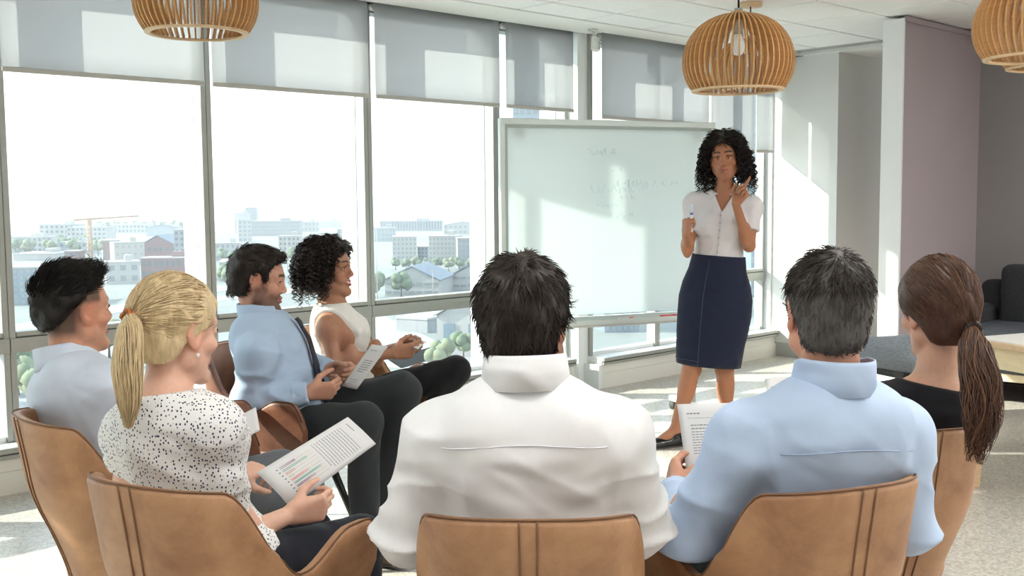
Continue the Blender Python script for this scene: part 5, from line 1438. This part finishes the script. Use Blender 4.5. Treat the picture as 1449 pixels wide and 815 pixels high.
for k in range(3): b.tube([tuple(P_.HW([[TIE_[0] + (.019 + .002 * (k % 2)) * math.cos(a), TIE_[1] + .008 - .010 * k + .004 * math.sin(6 * a), TIE_[2] + .019 * math.sin(a)]])[0]) for a in np.linspace(0, 6.28, 26)], .0045, 7)
HT_ = b
tl_ = tail(P_, H_BLOND, [t0, A3(184, 468, 2.24), A3(180, 520, 2.22), A3(183, 570, 2.22), A3(182, 606, 2.23)], (.015, .028, .033, .026, .006), 460, .0016, 9, .003, fray=.22)
P_.mbpart('hair_tie', HT_, mat('amber_coil', (.42, .13, .035), .25), tl_)
P_.ball('earring', P_.W(.0765, .004, -.048), .005, mat('pearl', (.85, .8, .75), .2)); P_.ball('earring', P_.W(-.0765, .004, -.048), .005, MATS['pearl'])
BLOND = P_

# ---- man with the patterned tie
P_ = Body('dark-haired man in a pale blue shirt and plum tie sitting side-on by the windows', A3(98, 514, 3.02), U3(-1.10, 3.00, .53), A3(106, 440, 3.03), 50, 40, 2, 0, size=.98, sw=.17)
aw = A3(284, 650, 3.16); ae = A3(150, 668, 2.95)
P_.arm(1, ae, aw, aw - ae, (0, 0, -1), GRIP); P_.arm(-1, U3(-1.04, 3.24, .72), A3(300, 622, 3.26), U3(.8, -.3, .15), U3(0, -.6, -.6), GRIP)
seat_legs(P_, 62, .46, .52, .11)
fade = lambda q: .85 * smooth01(q[:, 2], -.082, -.045) * smooth01(-q[:, 1], .008, .040) + .80 * smooth01(q[:, 2], .018, .036) * smooth01(-q[:, 1], -.052, -.040) * (q[:, 1] > -.03) * (np.abs(q[:, 0]) > .04)
P_.build_body((.60, .30, .19), (.46, .18, .15), (.02, .015, .012), paint=dict(scalp=fade, hairc=(.035, .028, .024)), nose=1.08)
P_.shirt(C_PALE, .014, slv=(.064, .060, .044), seed=21, fold=.008); P_.collar(C_PALE, .074, .080, .050); P_.tie(C_TIEP)
P_.trousers(C_GREY); P_.shoe(-1, M_SHOEB); P_.shoe(1, M_SHOEB)
P_.hair_shell(H_BLACK, .012, lambda x, y, z: np.interp(y, [-.2, -.10, -.06, 0, .05, .075, .2], [-.075, -.070, -.030, .034, .056, .078, .10]) - z, taper=.07, thin=.022, top=.010, lump=.004, extra=(((0, .050, .105), (.050, .042, .028)),))
P_.tufts(H_BLACK, 2200, (.022, .042), lambda q: np.stack([q[:, 0] * 2, .7 - q[:, 1] * 4, .35 + 0 * q[:, 0]], 1), .7, .0013, seed=8, where=lambda q: q[:, 2] > .05)
P_.tufts(H_BLACK, 2200, (.010, .018), flow_crown, .4, .0011, seed=10, where=lambda q: q[:, 2] < .065, name='hair_side_strands')
ASIAN = P_

# ---- bearded man in the dark tie
P_ = Body('bearded man in a blue shirt and dark tie holding a printed sheet', A3(369, 446, 4.10), U3(-.86, 4.12, .535), A3(366, 397, 4.10), 92, 80, -8, 0, size=1.02, sw=.175)
w1, e1 = A3(436, 556, 3.96), A3(346, 570, 3.94); w2, e2 = A3(466, 524, 4.14), A3(425, 512, 4.34)
P_.arm(1, e1, w1, U3(.95, .1, .08), U3(0, .9, .35), CLOSE, (.4, .1)); P_.arm(-1, e2, w2, U3(.95, -.2, .0), U3(-.2, -.9, -.2), CLOSE, (.4, .1))
KR, KL = A3(515, 596, 3.92), A3(570, 552, 4.12); AR, AL = A3(515, 742, 3.95), A3(542, 700, 4.22)
AR[2] = .10; AL[2] = .10
P_.legs({1: KR, -1: KL}, {1: AR, -1: AL}, {1: AR + U3(.14, -.06, -.05), -1: AL + U3(.14, -.06, -.05)})
P_.build_body((.56, .29, .20), (.40, .17, .14), (.025, .016, .012), paint=dict(beard=((.045, .026, .020), .72), brow_w=1.2))
P_.shirt(C_MID, .014, slv=(.064, .060, .044), seed=31, fold=.008); P_.collar(C_MID, .070, .076, .05); P_.tie(C_TIE, .46)
P_.trousers(C_CHAR); P_.shoe(-1, M_SHOEB); P_.shoe(1, M_SHOEB)
P_.hair_shell(H_DARK, .012, hl_man(front=.076), taper=.018, top=.008, lump=.003, h=.004, extra=(((0.01, .055, .098), (.048, .036, .026)),))
P_.tufts(H_DARK, 1500, (.020, .036), lambda q: np.stack([.5 + 0 * q[:, 0], .6 - q[:, 1] * 4, -.1 - .6 * (q[:, 1] < -.05)], 1), .45, .0015, seed=12)
TIEM = P_

# ---- curly-haired woman
P_ = Body('smiling curly-haired woman in a sleeveless white top holding a sheet', A3(470, 432, 4.62), U3(-.72, 4.62, .53), A3(466, 381, 4.62), 92, 100, 3, 0, fem=True, sw=.150, hs=.98, smile=True)
w1, e1 = A3(556, 500, 4.46), A3(474, 512, 4.44); w2, e2 = A3(566, 490, 4.62), A3(520, 505, 4.78)
P_.arm(1, e1, w1, U3(.95, .1, .12), U3(0, .95, .25), CLOSE, (.4, .1)); P_.arm(-1, e2, w2, U3(.95, -.15, .25), U3(-.2, -.8, -.4), CLOSE, (.4, .1))
KR, KL = A3(646, 524, 4.52), A3(628, 548, 4.72); AR, AL = A3(600, 600, 4.42), A3(590, 640, 4.66); AL[2] = .09
P_.legs({1: KR, -1: KL}, {1: AR, -1: AL}, {1: AR + U3(.16, -.06, -.05), -1: AL + U3(.15, -.03, -.05)})
P_.build_body((.42, .205, .125), (.42, .13, .11), (.02, .012, .010), paint=dict())
P_.shirt(C_CREAM, .011, 0, fold=.006, seed=41, neck_cut=(.012, .12), armhole=(.112, .22), name='sleeveless_top'); P_.trousers(C_BLK2); P_.shoe(-1, M_SHOE); P_.shoe(1, M_SHOE)
P_.hair_shell(H_CURL2, .030, hl_woman(front=.078, nape=-.10), top=.004, lump=.008, h=.005, extra=(((-.05, -.05, -.03), (.055, .06, .09)), ((.05, -.05, -.03), (.055, .06, .09)), ((0, -.085, -.02), (.07, .05, .10))))
P_.tufts(H_CURL2, 900, (.03, .055), lambda q: np.stack([np.sign(q[:, 0]) * .8, -.3 + 0 * q[:, 0], .2 - q[:, 2] * 6], 1), .6, .0017, seed=15, where=lambda q: q[:, 2] > .05, segs=6)
curls(P_, H_CURL2, 620, (.04, .13), 14, .022, .0085, .0030, .022, 40, side=.25)
CURLY = P_

# ---- standing woman
hc = A3(1026, 225, 5.82); nk = A3(1025, 268, 5.86); pv = A3(1013, 410, 5.86)
P_ = Body('standing curly-haired woman in a pale blouse and navy skirt presenting with a raised hand', nk, pv, hc, 193, 199, 2, 4, fem=True, sw=.146, hs=1.0, size=1.05)
e1, w1 = A3(973, 352, 5.80), A3(971, 334, 5.60)
P_.arm(1, e1, w1, (0.02, 0, 1), U3(.9, .3, 0), FIST, (.3, .3))
e2, w2 = A3(1060, 348, 5.76), A3(1041, 288, 5.62)
POINT = ((.75, .15, .1), (1.25, 1.3, .8), (1.3, 1.35, .8), (1.35, 1.35, .8))
P_.arm(-1, e2, w2, V3(U3(.62, 0, .78)), U3(-.6, -.6, .48), ((.05, .1, .1), (1.25, 1.3, .8), (1.3, 1.35, .8), (1.35, 1.35, .8)), (.55, .55))
fr_, fl_ = A3(955, 622, 5.84), A3(1030, 618, 5.98); fr_[2] = .085; fl_[2] = .085
kr_, kl_ = A3(979, 522, 5.86), A3(1025, 522, 5.92)
P_.legs({1: kr_, -1: kl_}, {1: fr_, -1: fl_}, {1: fr_ + U3(-.15, -.06, -.06), -1: fl_ + U3(.02, -.16, -.06)})
P_.build_body((.40, .175, .095), (.40, .12, .09), (.018, .010, .008), legs_skin=True, paint=dict(brow_w=1.1))
P_.shirt(C_ROSE, .012, .62, slv=(.056, .062, .05), seed=51, fold=.006, hem=.24, neck_cut=(.004, .10), vneck=(.125, .52), cuffs=False, name='blouse')
# open shirt collar, button band and cuffs
b = MB(); s = P_; ax = s.up
for sd in (-1, 1):
    back = s.neck - s.f * .045 + ax * .028; pts_o, pts_i = [], []
    for q in np.linspace(0, 1, 14):
        a = math.pi * (1 - q * .86); rx, ry = .060, .062
        base = s.neck + s.r * sd * rx * math.sin(a) + s.f * ry * math.cos(a) + ax * (.030 - .085 * max(0, q - .35) ** 1.0)
        pts_i.append(tuple(base)); wd = .022 + .022 * q
        pts_o.append(tuple(base + s.r * sd * wd * (.55 + .4 * q) + s.f * (.022 * q) - ax * (.024 + .016 * q)))
    b.sheet([[i_, tuple((Vector(i_) + Vector(o_)) / 2 + Vector(ax) * .010), o_] for i_, o_ in zip(pts_i, pts_o)] if sd > 0 else [[o_, tuple((Vector(i_) + Vector(o_)) / 2 + Vector(ax) * .010), i_] for i_, o_ in zip(pts_i, pts_o)], .002)
s.mbpart('collar', b, C_ROSE, s.shirt_obj)
def front_d(s, t, x, inf):
    p0 = s.spine(t) + s.r * x + s.f * .5
    for q in np.linspace(.2, .5, 200):
        if shirt_d(s, p0 - s.f * q, inf) < 0: return p0 - s.f * q
    return p0 - s.f * .38
b = MB(); b.tube([tuple(front_d(s, t, .004, .0135)) for t in np.linspace(.34, .78, 16)], .004, 5); s.mbpart('button_band', b, C_ROSE, s.shirt_obj)
for t in np.linspace(.38, .74, 6):
    s.ball('button', front_d(s, t, .004, .0165), .0042, mat('blouse_button', (.42, .38, .40), .4), s.shirt_obj)
# pencil skirt
b = MB(); P = []
kmid = (kr_ + kl_) / 2; kmid[2] = A3(1004, 517, 5.87)[2]
waist = s.spine(.185); SK = s.M
rings = [(s.spine(.345), .146, .112), (s.spine(.30), .149, .114), (s.spine(.20), .160, .120), (s.spine(.06), .186, .134), (s.spine(-.08), .203, .142), (s.spine(-.24), .204, .138)]
for q in (.35, .55, .75, .9, 1.0): rings.append((s.spine(-.24) + (kmid - s.spine(-.24)) * q, .204 - .024 * q, .138 - .010 * q))
rings += [(kmid + np.array([0, 0, .004]), .172, .122), (kmid + np.array([0, 0, .03]), .168, .118)]
for k in range(49):
    a = 2 * math.pi * k / 48; row = []
    for i, (c, rx, ry) in enumerate(rings):
        wob = 1 + .010 * math.sin(3 * a + i) * (i > 1) + .007 * math.sin(i * 2.4 + 2 * a)
        row.append(tuple(c + s.r * rx * math.cos(a) * wob + s.f * ry * math.sin(a) * wob))
    P.append(row)
b.grid([list(reversed(r_)) for r_ in P]); sk_ = s.mbpart('skirt', b, C_NAVY)
b = MB(); b.tube([tuple(rings[i][0] + s.r * rings[i][1] * .30 + s.f * rings[i][2] * .965) for i in range(1, 11)], .0018, 5); s.mbpart('skirt_seam', b, mat('seam_navy', (.05, .06, .10), .8), sk_)
b = MB(); b.tube([tuple(rings[10][0] + np.array([0, 0, .03]) + s.r * rings[10][1] * 1.012 * math.cos(a) + s.f * rings[10][2] * 1.012 * math.sin(a)) for a in np.linspace(0, 6.283, 40)], .0016, 5); s.mbpart('hem_stitch', b, MATS['seam_navy'], sk_)
P_.shoe(-1, M_SHOE); P_.shoe(1, M_SHOE)
P_.hair_shell(H_CURL, .030, hl_woman(front=.082, nape=-.09), top=.006, lump=.008, h=.005, extra=(((-.068, -.035, -.04), (.05, .06, .10)), ((.068, -.035, -.04), (.05, .06, .10)), ((0, -.07, -.05), (.08, .05, .11))))
P_.tufts(H_CURL, 1100, (.035, .065), lambda q: np.stack([np.sign(q[:, 0]) * .8, -.3 + 0 * q[:, 0], .2 - q[:, 2] * 6], 1), .6, .0018, seed=25, where=lambda q: q[:, 2] > .04, segs=6)
curls(P_, H_CURL, 560, (.10, .24), 24, .040, .010, .0032, .034, 44, side=.55)
for sx in (-1, 1):
    b = MB(); b.tube([P_.W(sx * .079, .006 + .010 * math.sin(a), -.05 + .012 * math.cos(a)) for a in np.linspace(0, 6.28, 14)], .0014, 5); P_.mbpart('earring', b, mat('gold', (.8, .55, .25), .25, 1.0))
PRES = P_
# marker held in her right hand
g = PRES.grip[1]; d = unit(np.array([.02, 0, 1.])); g0 = PRES.wr[1] + d * .075 + unit(V3(U3(.9, .3, 0))) * .030
mk = empty('marker_pen', Vector(g0), label='white marker pen with a blue band held upright by the standing woman', category='marker')
b = MB(); b.tube([(0, 0, -.055), (0, 0, .05)], .0085, 12); b.build('barrel', mat('marker_body', (.78, .80, .84), .35), mk)
b = MB(); b.tube([(0, 0, .05), (0, 0, .088), (0, 0, .094)], [.0096, .0092, .006], 12); b.build('cap', mat('marker_cap_clear', (.62, .68, .80), .3), mk)
b = MB(); b.tube([(0, 0, .036), (0, 0, .048)], .0089, 12); b.build('band', mat('marker_blue', (.10, .18, .5), .4), mk)

# ------------------------------------------------------------------ sheets of paper
M_PAPER = mat('paper', (.84, .84, .84), .8); t_ = mix_shader(M_PAPER, 'ShaderNodeBsdfTranslucent', .25); t_.inputs[0].default_value = (.84, .84, .84, 1)
M_TEXT = mat('print_grey', (.30, .31, .33), .8)
def paper(c00, c10, c11, c01, lab, bend=.012, marks=(), text=None):
    """corners: (0,0) top left of the page, u to the right, v down; printed side faces up/outward"""
    a, b_, c, d = (V3(q) for q in (c00, c10, c11, c01)); n = unit(np.cross(b_ - a, d - a))
    if n @ (V3(CAM) - a) < 0: n = -n
    base = Vector((a + b_ + c + d) / 4)
    def S(u, v, o=0.0):
        p = a * (1 - u) * (1 - v) + b_ * u * (1 - v) + c * u * v + d * (1 - u) * v
        return Vector(p + n * (bend * math.sin(math.pi * u) * (.5 + .5 * v) + o)) - base
    t = empty('paper_sheet', base, label=lab, category='paper', group='printed sheets')
    m = MB(); m.sheet([[tuple(S(u, v)) for v in np.linspace(0, 1, 10)] for u in np.linspace(0, 1, 10)], .0005); m.build('page', M_PAPER, t)
    def quad(mb, u0, v0, u1, v1, o):
        us = np.linspace(u0, u1, max(2, int(abs(u1 - u0) * 14) + 2))
        for s_ in (o, -o - .0005):
            mb.grid([[tuple(S(u, v0, s_)), tuple(S(u, v1, s_))] for u in us], False)
    if text:
        m = MB(); rr = random.Random(3)
        for (u0, v0, u1, v1, rows, one) in text:
            for k in range(rows):
                v = v0 + (v1 - v0) * k / max(1, rows - 1); x = u0; ue = u1 - (rr.uniform(0, .3) * (u1 - u0) if k == rows - 1 and rows > 2 else 0)
                while x < ue:
                    w = rr.uniform(.025, .07); us = [x, min(ue, x + w)]
                    m.grid([[tuple(S(u, v, .0006)), tuple(S(u, v + one, .0006))] for u in us], False); x += w + .012
        m.build('printed_text', M_TEXT, t, kind='stuff')
    for nm, u0, v0, u1, v1, col in marks:
        m = MB(); m.grid([[tuple(S(u, v0, .0008)), tuple(S(u, v1, .0008))] for u in np.linspace(u0, u1, 5)], False); m.build(nm, mat('print_%d_%d_%d' % tuple(int(q * 99) for q in col), col, .8), t)
    return t
bars = []
cols = [(.28, .10, .25), (.05, .36, .30), (.55, .06, .08), (.55, .50, .36), (.62, .06, .07), (.05, .36, .30), (.25, .08, .22), (.10, .09, .13)]
lens = [.16, .26, .10, .06, .19, .30, .21, .07]
for k in range(8):
    u0 = .17 + k * .088
    bars.append(('chart_track', u0 + .008, .83, u0 + .040, .50, (.74, .73, .68))); bars.append(('chart_bar', u0, .83, u0 + .050, .83 - lens[k], cols[k])); bars.append(('chart_dot', u0 + .012, .868, u0 + .034, .852, (.10, .09, .13)))
# page top is the edge away from the blond woman
paper(A3(492, 590, 2.74), A3(532, 628, 2.74), A3(410, 718, 2.54), A3(363, 669, 2.54), 'sheet with a coloured bar chart held by the blond woman', .006,
      bars, [(.14, .06, .40, .06, 1, .012), (.12, .14, .86, .46, 12, .008)])
paper(A3(958, 572, 2.66), A3(1043, 570, 2.66), A3(1052, 690, 2.56), A3(975, 694, 2.56), 'typed sheet held upright by the grey-haired man', .004,
      [('text_rule', .14, .17, .96, .176, (.45, .45, .47)), ('chart_mark', .80, .30, .97, .44, (.10, .42, .36))], [(.14, .11, .36, .11, 1, .016), (.18, .25, .62, .29, 2, .014), (.18, .33, .60, .58, 9, .010), (.18, .68, .62, .95, 8, .010)])
paper(A3(526, 487, 4.02), A3(549, 490, 4.00), A3(505, 551, 4.02), A3(484, 546, 4.06), 'folded sheet with a small diagram held by the bearded man', .006,
      [], [(.25, .35, .8, .6, 6, .02), (.2, .12, .6, .12, 1, .012), (.2, .8, .7, .9, 3, .012)])
paper(A3(312, 604, 3.12), A3(362, 576, 3.18), A3(368, 609, 3.14), A3(320, 638, 3.08), 'blank-looking sheet held over the lap of the man with the plum tie', .006, [], [(.4, .25, .7, .35, 2, .02)])
paper(A3(585, 492, 4.44), A3(598, 482, 4.66), A3(604, 484, 4.66), A3(592, 494, 4.42), 'white sheet held by the curly-haired woman', .003)
paper(A3(1082, 536, 3.12), A3(1146, 531, 3.12), A3(1152, 566, 3.02), A3(1088, 566, 3.02), 'sheet showing beyond the shoulder of the grey-haired man', .002, [], [(.1, .4, .7, .4, 1, .03)])
